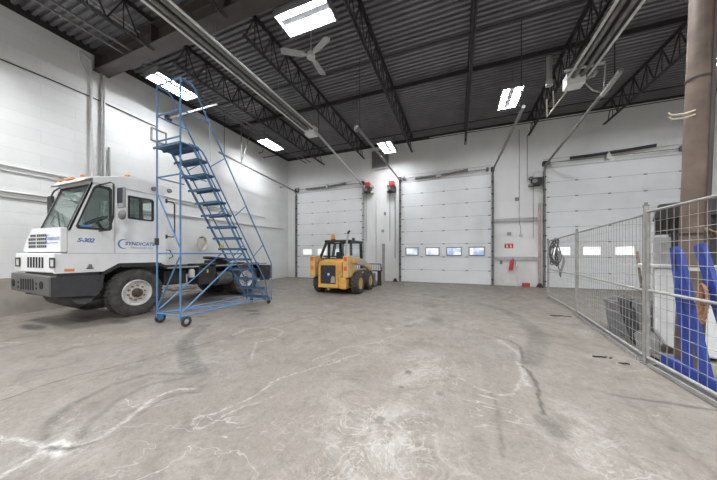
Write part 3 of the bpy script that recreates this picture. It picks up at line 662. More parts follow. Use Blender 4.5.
# raked windscreen frame, glass and visor
ws_o = V((-8.2, 2.54, 1.88)); ws_u = V((0, .34, 1.03)).normalized(); wl = (V((0,.34,1.03))).length
MB().plate([(0,0),(1.2,0),(1.2,wl),(0,wl)], [[(.06,.05),(.06,wl-.09),(1.15,wl-.09),(1.15,.05)]], ws_o, (1,0,0), ws_u, -.035).build('windscreen_frame', M_white, T)
MB().plate([(.03,.02),(1.18,.02),(1.18,wl-.06),(.03,wl-.06)], [[(.08,.07),(.08,wl-.11),(1.13,wl-.11),(1.13,.07)]], ws_o, (1,0,0), ws_u, .008).build('windscreen_gasket', M_rub, T)
MB().plate([(.07,.06),(1.14,.06),(1.14,wl-.10),(.07,wl-.10)], [], ws_o+V((0,.01,0)), (1,0,0), ws_u, .006).build('windscreen', M_glass, T)
a = MB(); p0 = ws_o + V((1.0,-.03,.03)); a.tube(p0, ws_o+V((.52,-.03,0))+ws_u*.42, .01, 6); a.tube(ws_o+V((1.0,-.06,-.03)), ws_o+V((1.0,.01,.05)), .03, 8)
a.build('wiper', M_black, T)
MB().plate([(2.72,2.86),(2.72,2.89),(2.90,3.0),(2.90,2.93)], [], (-8.22,0,0), (0,1,0), (0,0,1), 1.23).build('sun_visor', mat('visor_grey', (.15,.145,.135), .5), T, bevel=.01)
for holes in (win1, win2):
    yc = sum(p[0] for p in holes)/len(holes); zc = sum(p[1] for p in holes)/len(holes)
    ring = [(yc+(y-yc)*1.0+(.022 if y>yc else -.022), zc+(z-zc)+(.022 if z>zc else -.022)) for y, z in holes]
    g = side_plate(ring, [[(yc+(y-yc)*.95, zc+(z-zc)*.95) for y, z in holes]], XS+.008, .05).build('window_gasket', M_rub, T)
    side_plate(holes, [], XS-.012, .005).build('side_glass', M_glass, g)
    side_plate(holes, [], XS-1.19, .005).build('far_glass', M_glass, g)
MB().box(XS-.02, XS+.01, 3.73, 3.79, 2.25, 2.74).build('window_divider', M_rub, T)
# interior
MB().box(-8.1, -7.1, 2.72, 2.98, 1.6, 2.02).build('dashboard', M_grey, T, bevel=.03)
a = MB(); wc = V((-7.42,3.12,2.16)); ax = V((0,-.55,.83)).normalized(); d_, u_, w_ = frame_of(ax)
a.path([wc+(u_*math.cos(R(q))+w_*math.sin(R(q)))*.21 for q in range(0,360,20)], .015, 6, True); a.tube(wc-ax*.02, wc-ax*.4, .03, 8)
for q in (30,150,270): a.tube(wc, wc+(u_*math.cos(R(q))+w_*math.sin(R(q)))*.2, .012, 6)
a.build('steering_wheel', M_black, T, True)
a = MB(); a.box(-7.75, -7.2, 3.4, 3.85, 1.75, 1.92); a.box(-7.75, -7.2, 3.75, 3.95, 1.9, 2.4); a.build('seat', M_grey, T, bevel=.05)
MB().box(XS+.001, XS+.004, 2.72, 2.88, 1.955, 2.0).build('window_sticker', mat('sticker_blue', (.08,.25,.65), .4), T)
# nose, light panel, wings
MB().plate([(-8.54,1.46),(-8.54,1.53),(-8.38,1.73),(-8.16,1.94),(XS-.004,1.93),(XS-.004,1.46)], [], (0,2.44,0), (1,0,0), (0,0,1), -.097).build('nose_panel', M_white, T, bevel=.015)
M_vent = mat('vent_dark', (.06,.06,.06), .6)
for r_ in range(4):
    for c_ in range(9):
        if r_ == 3 and c_ == 0: continue
        x = -8.28+c_*.082+(.03 if c_ > 3 else 0); z = 1.545+r_*.073
        MB().box(x, x+.055, 2.434, 2.441, z, z+.052).build('vent_slot', M_vent, T)
MB().box(-8.62, XS-.04, 2.36, 3.0, 1.06, 1.435).build('light_panel', M_white, T, bevel=.02)
MB().box(-8.55, XS-.02, 2.5, 3.0, 1.43, 1.47).build('panel_gap', M_grey, T)
for k in range(6): x = -8.06+k*.118; MB().box(x, x+.062, 2.353, 2.361, 1.15, 1.36).build('grille_slot', M_void, T)
for x in (-8.46, -7.02-.16+.1):
    x = x if x < -8 else -7.03
    h = MB().plate([(x-.11,1.16),(x+.09,1.16),(x+.09,1.35),(x-.11,1.35)], [], (0,2.355,0), (1,0,0), (0,0,1), .012).build('headlamp_bezel', M_black, T)
    MB().box(x-.04, x+.06, 2.338, 2.344, 1.19, 1.31).build('headlamp_lens', M_lgrey, h)
side_plate([(2.365,1.05),(2.365,1.425),(4.30,1.425),(4.30,1.21),(3.32,1.21),(3.09,1.05)], [], XS+.004, .04).build('lower_side_panel', M_white, T)
MB().box(-8.2, XS-.04, 3.1, 4.28, 1.24, 1.40).build('cab_floor', M_black, T)
MB().box(XS-.03, XS+.012, 3.36, 4.2, 1.13, 1.20).build('step_rail', M_black, T)
a = MB().plate([(3.04,1.0),(3.08,1.06),(3.33,1.215),(4.12,1.215),(4.34,1.12),(4.34,1.04),(4.10,1.16),(3.36,1.16),(3.12,1.0)], [], (XS-.34,0,0), (0,1,0), (0,0,1), .35)
a.build('wheel_arch', M_black, T)
MB().box(XS+.003, XS+.015, 2.49, 2.63, 1.09, 1.135).build('side_marker', M_orange, T, bevel=.004)
a = MB()
for k in range(4): a.box(XS+.003, XS+.012, 2.80+.012*k, 2.91-.01*k, 1.12+.025*k, 1.133+.025*k)
a.build('side_vent', M_black, T)
MB().box(XS+.001, XS+.007, 3.02, 3.24, 1.50, 1.88).box(XS+.005, XS+.008, 3.03, 3.23, 1.51, 1.87).build('battery_hatch', M_door, T)
MB().box(XS+.001, XS+.004, 2.55, 4.3, 1.43, 1.437).box(XS+.001, XS+.004, 3.258, 3.268, 1.43, 2.9).build('panel_seam', M_grey, T)
# bumper
bp = MB().plate([(-8.62,.68),(-8.62,1.02),(-8.58,1.04),(-6.995,1.00),(-6.995,.96),(-6.995,.62)], [], (0,2.30,0), (1,0,0), (0,0,1), -.12).build('bumper', M_bump, T, bevel=.02)
MB().plate([(2.30,.62),(2.30,.985),(3.06,.985),(3.02,.70),(2.95,.56)], [], (-6.94,0,0), (0,1,0), (0,0,1), -.05).build('bumper_side', mat('bumper_side_dark', (.05,.05,.054), .45, 0, .15, 8), bp)
for x in (-8.49, -7.30):
    MB().lathe([(.075,-.004),(.075,.004)], (x,2.298,.83), (0,1,0), 18).build('fog_lamp_hole', M_void, bp)
for k in range(6):
    x = -8.16+k*.10; MB().plate([(x,.72),(x+.055,.715),(x+.045,.93),(x-.01,.935)], [], (0,2.296,0), (1,0,0), (0,0,1), -.006).build('bumper_slot', M_void, bp)
for x in (-8.27, -7.50):
    for z in (.74,.83): MB().box(x-.02, x+.02, 2.294, 2.3, z, z+.04).build('bumper_notch', M_void, bp)
a = MB(); a.path([(-8.3,2.75,.66),(-8.1,2.75,.52),(-7.2,2.75,.48),(-7.0,2.75,.56)], .16, 12); a.build('front_tow_hump', M_black, T, True)
MB().box(-8.3, -7.0, 2.4, 3.0, .6, 1.05).build('radiator_support', M_black, T)
# roof lamps
for x, y, z, w in ((-8.0,2.78,2.985,.05),(-7.62,2.79,2.99,.15),(-7.12,2.80,3.0,.05),(-7.12,3.55,3.215,.06)):
    MB().box(x-w, x+w, y-.03, y+.03, z, z+.035).build('roof_marker', M_orange, T, bevel=.01)
for y, z in ((4.02,3.03),(4.38,3.06)):
    MB().lathe([(.02,-.02),(.055,0),(.05,.05),(.02,.06)], (XS+.01,y,z), (1,0,0), 14).build('work_lamp', M_rail, T, True)
# mirrors
m_ = MB().box(-6.77, -6.55, 3.19, 3.25, 2.40, 2.84).build('side_mirror', M_grey, T, bevel=.02)
MB().path([(-7.0,3.0,2.87),(-6.80,3.10,2.93),(-6.76,3.13,2.90),(-6.77,3.13,2.2),(-6.82,3.08,1.92),(-7.0,3.0,1.90)], .016, 8).tube((-6.82,3.1,2.12),(-6.78,3.12,2.24),.03,8).build('mirror_arm', M_black, m_, True)
MB().box(-6.755, -6.565, 3.184, 3.19, 2.50, 2.82).build('mirror_shell_panel', M_navy, m_)
MB().lathe([(.03,-.05),(.09,-.03),(.105,0),(.10,.02)], (-6.60,3.2,2.25), (0,1,0), 20).build('round_mirror', M_rail, T, True)
r_ = MB().box(-9.0, -8.80, 2.92, 2.98, 2.12, 2.78).build('far_mirror', M_black, T, bevel=.02); MB().path([(-8.9,2.95,2.75),(-8.6,2.9,2.86),(-8.2,2.85,2.88)], .016, 6).path([(-8.9,2.95,2.15),(-8.5,2.9,2.0),(-8.2,2.7,1.95)], .016, 6).build('far_mirror_arm', M_black, r_, True)
MB().path([(XS-.02,4.31,2.79),(XS-.02,4.50,2.79),(XS-.02,4.54,2.74),(XS-.02,4.54,1.92),(XS-.02,4.50,1.87),(XS-.02,4.31,1.87)], .017, 8).box(XS-.06,XS+.02,4.30,4.34,2.74,2.84).box(XS-.06,XS+.02,4.30,4.34,1.82,1.92).build('grab_handle', M_black, T, True)
MB().path([(XS-.02,4.31,1.52),(XS-.02,4.42,1.52),(XS-.02,4.50,1.35),(XS-.02,4.40,1.30)], .014, 6).build('air_hose', M_black, T, True)
# lettering
text('S-302', .115, axes((XS+.002,2.79,1.695), (0,1,-.015), (0,0,1)), M_logo, T, 'unit_number', .001, .35, .004, .95)
text('SYNDICATE', .108, axes((XS+.002,3.745,1.655), (0,1,0), (0,0,1)), M_logo, T, 'logo_lettering', .001, .18, .004, 1.06)
text('TRANSPORT LTD', .042, axes((XS+.002,3.78,1.56), (0,1,0), (0,0,1)), M_logo, T, 'logo_subtitle', .001, 0, .001, 1.5)
def crescent(c, ux, uy, r, name):
    o_ = [(r*math.cos(R(q)), r*math.sin(R(q))) for q in range(60, 301, 12)]
    i_ = [(r*.18+r*.88*math.cos(R(q)), r*.86*math.sin(R(q))) for q in range(288, 71, -12)]
    return MB().plate(o_+i_, [], c, ux, uy, .003).build(name, M_logo, T)
crescent((XS+.001,3.42,1.645), (0,1,0), (0,0,1), .11, 'logo_crescent')
text('SYNDICATE', .085, axes((-7.27,2.437,1.715), (1,0,0), (0,0,1)), M_logo, T, 'nose_lettering', .001, .1, .0, 1.1)
crescent((-7.47,2.439,1.71), (1,0,0), (0,0,1), .09, 'nose_crescent'); MB().box(-7.42,-7.1,2.436,2.441,1.632,1.642).build('nose_underline', M_logo, T)
# chassis
for x in (-8.4, -7.62):
    MB().box(x-.04, x+.04, 2.7, 8.25, .82, 1.08).build('frame_rail', M_black, T)
for y in (4.6, 6.2, 7.9): MB().box(-8.4, -7.62, y-.05, y+.05, .85, 1.05).build('cross_member', M_black, T)
MB().box(-7.62, -7.12, 5.30, 5.88, .50, 1.13).build('battery_box', M_black, T, bevel=.015)
MB().box(-7.115, -7.11, 5.55, 5.60, .85, .95).build('battery_label', M_yellow, T)
MB().box(-7.6, -7.25, 4.42, 5.02, .58, .98).build('air_dryer_box', M_black, T, bevel=.03)
MB().lathe([(.075,0),(.085,.02),(.085,.20),(.06,.25)], (-7.2,5.13,.74), (0,0,1), 16).build('filter_canister', M_lgrey, T, True)
MB().path([(-7.25,4.45,.52),(-7.18,4.6,.46),(-7.18,5.25,.46),(-7.3,5.35,.50)], .055, 10).build('step_tube', mat('dirty_alloy', (.33,.30,.26), .5, .3, .3, 8), T, True)
MB().tube((-7.32,5.98,.62), (-7.32,6.50,.62), .22, 20).build('air_tank', mat('tank_dirty', (.13,.125,.12), .6, 0, .4, 8), T, True)
MB().box(-7.2, -7.12, 4.4, 8.2, 1.03, 1.07).build('deck_edge', M_grey, T)
MB().box(-8.7, -7.2, 4.45, 8.2, 1.02, 1.05).build('deck_plate', mat('deck_dirty', (.10,.095,.09), .7, 0, .5, 6), T)
a = MB(); a.lathe([(.05,0),(.46,.02),(.46,.07),(.05,.09)], (-7.95,6.62,1.20), (0,.16,1), 24); a.box(-8.2,-7.7,6.3,6.9,1.05,1.2)
a.build('fifth_wheel', M_black, T, True)
MB().box(-8.95, -7.0, 8.22, 8.27, .45, .98).build('tail_panel', mat('tail_dirty', (.12,.10,.09), .7, 0, .5, 9), T)
for y in (8.0,): MB().box(-7.06, -7.02, 7.72, 8.22, .40, .98).build('mud_flap', M_rub, T)
MB().lathe([(.05,0),(.06,.01),(.06,.03),(.04,.04)], (-7.02,8.05,.85), (1,0,0), 12).build('tail_lamp', M_rust, T, True)
M_rim = mat('rim_white', (.74,.72,.70), .5, .1, .25, 7); M_hub = mat('hub_brown', (.09,.06,.045), .7, 0, .4, 20); M_nut = mat('nut_brass', (.40,.28,.14), .5, .5, .3, 20)
def truck_wheel(x, y, s, dual):
    Rr = .53; w = .28
    def tyre(xc):
        prof = [(.30,-w*.40),(.36,-w*.5),(.46,-w*.5),(.505,-w*.44),(Rr,-w*.38)]
        for g_ in (-.22,-.07,.08,.23): prof += [(Rr,w*(g_-.02)),(Rr-.022,w*(g_-.01)),(Rr-.022,w*(g_+.03)),(Rr,w*(g_+.04))]
        prof += [(Rr,w*.38),(.505,w*.44),(.46,w*.5),(.36,w*.5),(.30,w*.40)]
        return MB().lathe(prof, (xc,y,Rr-.008), (1,0,0), 48, True)
    t = tyre(x)
    if dual: tyre_in = tyre(x-s*.33); t.add(tyre_in.v, tyre_in.f)
    # tread sipes
    for q in range(0, 360, 9):
        ca, sa = math.cos(R(q)), math.sin(R(q)); c = V((x, y+ca*(Rr-.004), Rr-.008+sa*(Rr-.004)))
        t.obox(c, (w*.98, .038, .026), Matrix.Rotation(R(q)-math.pi/2, 3, 'X'))
    wh = t.build('wheel', M_tire, T, True)
    o_ = (x+s*w*.40, y, Rr-.008)
    rr = MB().lathe([(.305,-.05),(.30,.02),(.285,.03),(.275,-.01),(.255,-.075),(.16,-.085),(.15,-.02),(.10,-.02)], o_, (s,0,0), 36).build('rim', M_rim, wh, True)
    MB().lathe([(.105,-.03),(.10,.03),(.075,.045),(.06,.075),(.02,.08)], o_, (s,0,0), 20).build('hub', M_hub, wh, True)
    for k in range(10):
        q = R(36*k+10); MB().tube((o_[0]-s*.07, y+.165*math.cos(q), o_[2]+.165*math.sin(q)), (o_[0]+s*.0, y+.165*math.cos(q), o_[2]+.165*math.sin(q)), .022, 6).build('lug_nut', M_nut, wh)
    for q in (160, 330):
        MB().lathe([(.04,-.003),(.04,.004)], (o_[0]-s*.078, y+.215*math.cos(R(q)), o_[2]+.215*math.sin(R(q))), (s,0,0), 12).build('hand_hole', M_black, wh)
truck_wheel(-7.04, 3.645, 1, False); truck_wheel(-8.85, 3.66, -1, False)
truck_wheel(-7.20, 7.06, 1, True); truck_wheel(-8.80, 7.06, -1, True)
MB().tube((-8.9,3.66,.52), (-7.1,3.66,.52), .07, 10).tube((-8.8,7.06,.52), (-7.2,7.06,.52), .11, 10).build('axles', M_black, T, True)

# ------------------------------------------------------------------ rolling ladder
LD = thing('rolling_ladder', 'tall blue rolling warehouse ladder with platform standing beside the truck', 'ladder', (-5.38, 4.6, 0))
XA, XB, YP = -5.68, -4.98, 3.33
r0 = .0165
def lp(name, pts, r=r0): return MB().path(pts, r, 8).build(name, M_blue, LD, True)
for x in (XA, XB): lp('post', [(x,YP,.12),(x,YP,4.80)])
lp('guard_rail', [(XA,YP,4.80),(XA,YP,4.83),(XB,YP,4.83),(XB,YP,4.80)])
for x in (XA, XB):
    lp('handrail', [(x,YP,4.83),(x,3.54,4.83),(x,3.61,4.79),(x,3.66,4.69),(x,5.87,1.20),(x,5.905,1.12),(x,5.91,1.02),(x,5.91,.10)])
    lp('guard_rail', [(x,YP,4.22),(x,3.95,4.23)], .016)
    lp('lower_rail', [(x,3.50,3.62),(x,3.68,3.62),(x,3.78,3.56),(x,3.86,3.46),(x,5.62,.72),(x,5.68,.60),(x,5.75,.22)], .016)
    lp('rail_strut', [(x,3.97,3.31),(x,4.34,3.62)], .012); lp('rail_strut', [(x,4.60,2.32),(x,4.96,2.63)], .012); lp('rail_strut', [(x,5.22,1.36),(x,5.57,1.67)], .012)
    # stringer: flat bar the treads are welded to
    MB().bar((x+(.02 if x==XA else -.02),5.70,.12), (x+(.02 if x==XA else -.02),3.58,3.62), .05, .018, (0,1,0)).build('stringer', M_blue, LD)
    lp('side_brace', [(x,YP,.26),(x,4.84,1.43)], .015)
    lp('ring_rail', [(x,YP,1.43),(x,4.86,1.43)], .016); lp('ring_rail', [(x,YP,2.97),(x,3.88,2.97)], .014)
    lp('base_rail', [(x,YP,.20),(x,5.86,.20)])
    lp('base_strut', [(x,4.0,.2),((XA+XB)/2,4.25,.2)], .014)
for z in (.22, 1.43, 2.97, 3.70, 4.22): lp('cross_rail', [(XA,YP,z),(XB,YP,z)], .016)
lp('cross_rail', [(XA,4.85,.2),(XB,4.85,.2)], .014); lp('cross_rail', [(XA,5.86,.2),(XB,5.86,.2)], .016)
lp('back_brace', [(XA,YP,2.66),(XB,YP,1.52)], .014); lp('back_brace', [(XA,YP,.30),(XB,YP,1.40)], .014)
lp('base_strut', [(XA,YP,.22),(XB,4.85,.2)], .014)
for k in range(1, 14):
    y, z = 5.61-.155*(k-1), .2600*k
    a = MB(); a.box(XA+.02, XB+.055, y-.11, y+.11, z-.012, z); a.box(XA+.02, XB+.055, y-.11, y-.10, z-.045, z); a.box(XA+.02, XB+.055, y+.10, y+.11, z-.045, z)
    for s in range(9): a.box(XA+.04, XB+.035, y-.09+s*.0225-.004, y-.09+s*.0225+.004, z, z+.006)
    a.build('step', M_blue2, LD)
for y0, y1, z in ((3.29,3.475,3.585), (3.49,3.69,3.585)):
    a = MB(); a.box(XA-.06, XB+.03, y0, y1, z-.012, z); a.box(XA-.06, XB+.03, y0, y0+.01, z-.045, z+.0); a.box(XA-.06, XB+.03, y1-.01, y1, z-.045, z)
    for s in range(5): a.box(XA+.04, XB+.035, y0+.02+s*.032, y0+.03+s*.032, z, z+.006)
    a.build('platform', M_blue2, LD)
for x, s in ((XA-.05, -1), (XB+.035, 1)):
    w = MB().lathe([(.055,-.022),(.085,-.025),(.10,-.016),(.10,.016),(.085,.025),(.055,.022)], (x,3.42,.10), (1,0,0), 26, True).build('wheel', M_rub, LD, True)
    MB().lathe([(.060,-.016),(.05,.008),(.025,.012),(.02,.026)], (x,3.42,.10), (1,0,0), 18).build('hub', M_steel, w, True)
    MB().tube((x-.03*s,3.42,.10), (x-.1*s,3.40,.10), .012, 6).box(min(x-.05*s,x-.035*s), max(x-.05*s,x-.035*s), 3.35, 3.45, .08, .22).build('wheel_bracket', M_blue, w)
for x in (XA+.04, XB-.04):
    w = MB().lathe([(.02,-.016),(.058,-.016),(.062,0),(.058,.016),(.02,.016)], (x,5.84,.064), (1,0,0), 18, True).build('caster', M_rub, LD, True)
    MB().box(x-.025, x+.025, 5.81, 5.87, .10, .19).build('caster_fork', M_blue, w)
MB().plate([(4.78,1.53),(4.91,1.55),(4.87,1.67),(4.76,1.64)], [], (XA+.035,0,0), (0,1,0), (0,0,1), .004).build('caution_label', M_yellow, LD)
MB().tube((XB,3.95,4.2),(XB,3.97,3.42),.006,6).build('safety_chain', M_lgrey, LD)
MB().box(XA-.03, XA+.03, YP-.03, YP+.02, 1.60, 1.74).build('clamp', M_black, LD)

# ------------------------------------------------------------------ skid steer loader
SK = thing('skid_steer_loader', 'yellow skid steer loader seen from behind before the left overhead door', 'loader', (-4.18, 9.0, 0))
CX = -4.18
MB().box(CX-.50, CX+.50, 8.05, 9.95, .24, .80).build('chassis', M_yel, SK, bevel=.02)
MB().plate([(8.05,.80),(8.05,1.14),(8.5,1.24),(8.9,1.24),(8.9,.80)], [], (CX-.44,0,0), (0,1,0), (0,0,1), .88).build('engine_hood', M_yel, SK, bevel=.03)
DX = CX-.09
d = MB().plate([(-.385,.26),(-.385,1.06),(-.32,1.15),(.32,1.15),(.385,1.06),(.385,.26)], [[(-.30,.36),(-.30,1.02),(.30,1.02),(.30,.36)]], (DX,8.0,0), (1,0,0), (0,0,1), -.10).build('rear_door', M_yel, SK, bevel=.015)
MB().box(DX-.31, DX+.31, 8.02, 8.04, .35, 1.03).build('radiator_grille', M_navy, d)
MB().lathe([(.045,0),(.05,.006),(.04,.012)], (DX+.02,8.018,.70), (0,-1,0), 16).build('badge', M_lgrey, d, True)
MB().plate([(.10,.40),(.27,.40),(.27,.60),(.19,.66),(.12,.58)], [], (DX,8.018,0), (1,0,0), (0,0,1), .004).build('fan_glimpse', M_grey, d)
MB().box(DX-.40, DX+.42, 7.99, 8.12, .22, .30).build('rear_bumper', M_yel, SK, bevel=.02)
MB().box(DX+.385, DX+.56, 8.02, 8.3, .55, .85).build('hydraulic_block', M_yel2, SK, bevel=.02)
MB().box(CX+.36, CX+.62, 7.97, 8.30, .20, .58).build('step_pad', M_yel, SK, bevel=.03)
M_tower = mat('tower_cream', (.66,.43,.17), .5, 0, .15, 6)
for s in (-1, 1):
    x0, x1 = sorted((CX-.06+s*.56, CX-.06+s*.76))
    t_ = MB().plate([(7.98,.60),(7.98,1.34),(8.35,1.36),(8.75,1.20),(8.72,.86),(8.35,.60)], [], (x0,0,0), (0,1,0), (0,0,1), x1-x0).build('lift_tower', M_tower, SK, bevel=.015)
    for z in (.84, 1.17): MB().box((x0+x1)/2-.055, (x0+x1)/2+.055, 7.968, 7.98, z, z+.15).build('tail_lamp', M_org2, t_, bevel=.008)
    # lift arm
    x0, x1 = sorted((CX+s*.60, CX+s*.74))
    MB().plate([(8.15,1.12),(8.15,1.32),(9.4,1.22),(10.2,.98),(10.75,.45),(10.66,.32),(10.05,.80),(9.3,.98)], [], (x0,0,0), (0,1,0), (0,0,1), x1-x0).build('lift_arm', M_tower, SK, bevel=.015)
    MB().tube((CX+s*.62,8.5,.80), (CX+s*.66,9.9,.82), .04, 10).build('lift_cylinder', M_steel, SK, True)
    MB().plate([(8.95,.99),(8.95,1.20),(9.55,1.14),(9.75,1.0)], [], (CX+s*.742,0,0), (0,1,0), (0,0,1), s*.006).build('side_decal', mat('decal_blue_grey', (.30,.36,.45), .4), SK)
# cab cage
a = MB()
for s in (-1, 1):
    a.bar((CX+s*.64,8.40,1.24), (CX+s*.50,8.66,1.86), .075, .075); a.bar((CX+s*.48,9.9,.8), (CX+s*.46,9.85,1.84), .09, .10)
    a.bar((CX+s*.46,8.66,1.88), (CX+s*.46,9.88,1.88), .06, .08); a.bar((CX+s*.48,8.60,1.25), (CX+s*.48,9.9,1.20), .06, .06); a.bar((CX+s*.47,8.80,1.22), (CX+s*.46,8.80,1.86), .07, .09)
a.bar((CX-.5,8.46,1.33),(CX+.5,8.46,1.33),.05,.05); a.bar((CX-.44,8.68,1.83),(CX+.44,8.68,1.83),.06,.06)
a.bar((CX-.14,8.50,1.33),(CX-.14,8.68,1.82),.09,.06); a.bar((CX+.26,8.50,1.33),(CX+.20,8.68,1.82),.05,.05)
a.build('roll_cage', M_black, SK)
MB().box(CX-.55, CX+.53, 8.58, 9.95, 1.85, 1.95).build('cab_roof', M_black, SK, bevel=.03)
MB().box(CX-.11, CX+.09, 8.59, 8.60, 1.84, 1.91).build('roof_plate', M_lgrey, SK)
for s in (-1, 1): MB().box(CX+s*.48-.003, CX+s*.48+.003, 8.7, 9.86, 1.26, 1.84).build('side_window', M_glass2, SK)
MB().plate([(-.46,0),(.46,0),(.42,.55),(-.42,.55)], [], (CX,8.47,1.30), (1,0,0), (0,.40,.92), .006).build('rear_window', M_glass2, SK)
a = MB(); a.box(CX-.26, CX+.26, 8.95, 9.35, .85, 1.05); a.box(CX-.20, CX+.12, 8.85, 8.98, 1.0, 1.50); a.build('seat', M_black, SK, bevel=.05)
MB().lathe([(.09,0),(.09,.04)], (CX-.28,8.8,1.95), (0,0,1), 18).build('beacon_base', M_black, SK, True)
MB().lathe([(.082,0),(.085,.03),(.08,.15),(.05,.19)], (CX-.28,8.8,1.985), (0,0,1), 18).build('beacon', M_orange, SK, True)
e_ = MB().path([(CX+.43,8.36,1.22),(CX+.46,8.37,1.7),(CX+.53,8.38,2.16)], .035, 10).build('exhaust_pipe', M_steel, SK, True)
MB().path([(CX+.53,8.38,2.14),(CX+.53,8.38,2.20),(CX+.60,8.36,2.24)], .042, 10).build('exhaust_tip', M_black, e_, True)
MB().lathe([(.05,0),(.06,.03),(.05,.1)], (CX+.40,9.2,1.95), (0,0,1), 12).build('roof_lamp', M_black, SK, True)
def skid_wheel(x, y, s):
    Rr, w = .385, .27; t = MB().lathe([(.20,-w*.42),(.25,-w*.5),(.32,-w*.48),(.345,-w*.36),(.35,0),(.345,w*.36),(.32,w*.48),(.25,w*.5),(.20,w*.42)], (x,y,Rr-.005), (1,0,0), 32, True)
    for k in range(18):
        for h_ in (-1, 1):
            q = R(20*k+(10 if h_ > 0 else 0)); c = V((x+h_*w*.22, y+.358*math.cos(q), Rr-.005+.358*math.sin(q)))
            t.obox(c, (w*.52, .038, .05), Matrix.Rotation(q-math.pi/2, 3, 'X') @ Matrix.Rotation(h_*R(28), 3, 'Z'))
    wh = t.build('wheel', M_tire, SK)
    MB().lathe([(.205,.10),(.20,.12),(.18,.11),(.165,.03),(.09,.02),(.085,.06),(.04,.07)], (x,y,Rr-.005), (s,0,0), 24).build('rim', M_yel2, wh, True)
for y in (8.48, 9.60):
    skid_wheel(-3.32, y, 1); skid_wheel(-4.82, y, -1)
for s in (-1, 1): MB().box(min(CX+s*.50,CX+s*.72), max(CX+s*.50,CX+s*.72), 8.3, 9.8, .30, .55).build('axle_housing', M_black, SK)
# front attachment with guard rack
bk = MB().plate([(10.35,.10),(10.30,.45),(10.45,.60),(10.60,.58),(10.62,.22),(11.25,.06),(11.25,.03),(10.45,.03)], [], (CX-.85,0,0), (0,1,0), (0,0,1), 1.72).build('bucket', M_rail, SK)
a = MB(); a.bar((CX-1.02,10.52,.99),(CX+1.12,10.52,.99),.035,.035); a.bar((CX-1.02,10.52,.69),(CX+1.15,10.52,.69),.035,.045)
for k in range(22): x = CX-1.02+k*2.14/21; a.bar((x,10.52,.69),(x,10.52,.99),.016,.016)
a.bar((CX+1.12,10.52,.99),(CX+1.17,10.52,.68),.03,.03); a.build('guard_rack', M_black, bk)
MB().box(CX+.98, CX+1.15, 10.5, 10.56, .06, .69).build('bucket_side', M_black, bk)
# ------------------------------------------------------------------ fence
PA, PB, PC, PD = V((2.74,9.86,0)), V((2.58,7.29,0)), V((2.275,4.40,0)), V((2.275,1.45,0))
for p, h, lab in ((PA, 1.88, 'farthest galvanised fence post, with cable coil hung near it'), (PB, 1.97, 'middle galvanised fence post left of the grey tub'), (PC, 2.05, 'nearest tall galvanised fence post by the blue rack')):
    t = thing('fence_post', lab, 'post', p, 'wire fence posts')
    MB().box(p.x-.021, p.x+.021, p.y-.021, p.y+.021, .015, h).build('post', M_fence, t, bevel=.008)
    MB().tube(p+V((0,0,h)), p+V((0,0,h+.035)), .018, 8).box(p.x-.025,p.x+.025,p.y-.025,p.y+.025,h-.01,h).build('cap', M_rail, t)
    MB().box(p.x-.04, p.x+.08, p.y-.05, p.y+.05, 0, .015).build('foot_plate', M_rail, t)
def panel(p, q, ztop, zmid, zb, lab, sp=.10):
    d = (q-p).normalized(); p, q = p+d*.045, q-d*.045
    t = thing('wire_fence', lab, 'fence', (p+q)/2, 'wire fence panels')
    r = .020
    a = MB().path([p+V((0,0,zb)), p+V((0,0,ztop[0])), q+V((0,0,ztop[1])), q+V((0,0,zb))], r, 8, True); a.build('frame', M_fence, t, True)
    MB().tube(p+V((0,0,zmid)), q+V((0,0,zmid)), .017, 8).build('mid_rail', M_fence, t, True)
    a = MB(); n = int((q-p).length/sp)
    for k in range(1, n):
        c = p+(q-p)*(k/n); zt = ztop[0]+(ztop[1]-ztop[0])*k/n; a.tube(c+V((0,0,zb)), c+V((0,0,zt)), .0028, 4)
    m = 14
    for k in range(1, m):
        f = k/m; a.tube(p+V((0,0,zb+(ztop[0]-zb)*f)), q+V((0,0,zb+(ztop[1]-zb)*f)), .0028, 4)
    a.build('wire_mesh', M_fence, t)
    return t
panel(PA, PB, (1.83,1.90), .935, .10, 'farthest wire mesh fence panel, cable coil hanging at its end')
panel(PB, PC, (1.91,1.93), .945, .10, 'middle wire mesh fence panel in front of the grey tub')
panel(PC, PD, (1.96,1.98), .955, .10, 'nearest wire mesh fence panel in front of the blue rack')
for a_, b_, lab in ((PB, PC, 'flat steel base bar on the floor along the middle fence panel'), (PC, PD, 'flat steel base bar on the floor along the nearest fence panel')):
    d = (b_-a_).normalized(); a2, b2 = a_+d*.12, b_-d*.12
    t = thing('base_bar', lab, 'floor bar', (a2+b2)/2, 'fence base bars')
    MB().bar(a2+V((0,0,.006)), b2+V((0,0,.006)), .10, .010, (1,0,0)).build('flange', M_fence, t)
    MB().bar(a2+V((-.044,0,.03)), b2+V((-.044,0,.03)), .012, .05, (1,0,0)).bar(a2+V((.044,0,.03)), b2+V((.044,0,.03)), .012, .05, (1,0,0)).build('lip', M_fence, t)
t = thing('cable_coil', 'grey black cable coil hung over the far end of the fence', 'cable', (2.78, 9.72, 1.85))
a = MB(); rr = random.Random(3)
for k in range(6):
    ra, rb = .24+.03*rr.random()+.02*k, .36+.05*rr.random(); ph = rr.random()*6; dx, dz = rr.uniform(-.05,.05), rr.uniform(-.08,.08)
    a.path([V((2.80+.06*math.sin(2*R(q)+ph)+.012*k, 9.55+dx-ra*.9*math.cos(R(q)), 1.45+dz+rb*math.sin(R(q)))) for q in range(0,360,15)], .015, 6, True)
a.build('loops', M_rub, t, True)
a = MB()
for k in range(2): a.path([V((2.88+.02*k+.04*math.sin(R(2*q)), 9.30-.19*math.cos(R(q)), 1.10+.32*math.sin(R(q))-.05*k)) for q in range(0,360,15)], .014, 6, True)
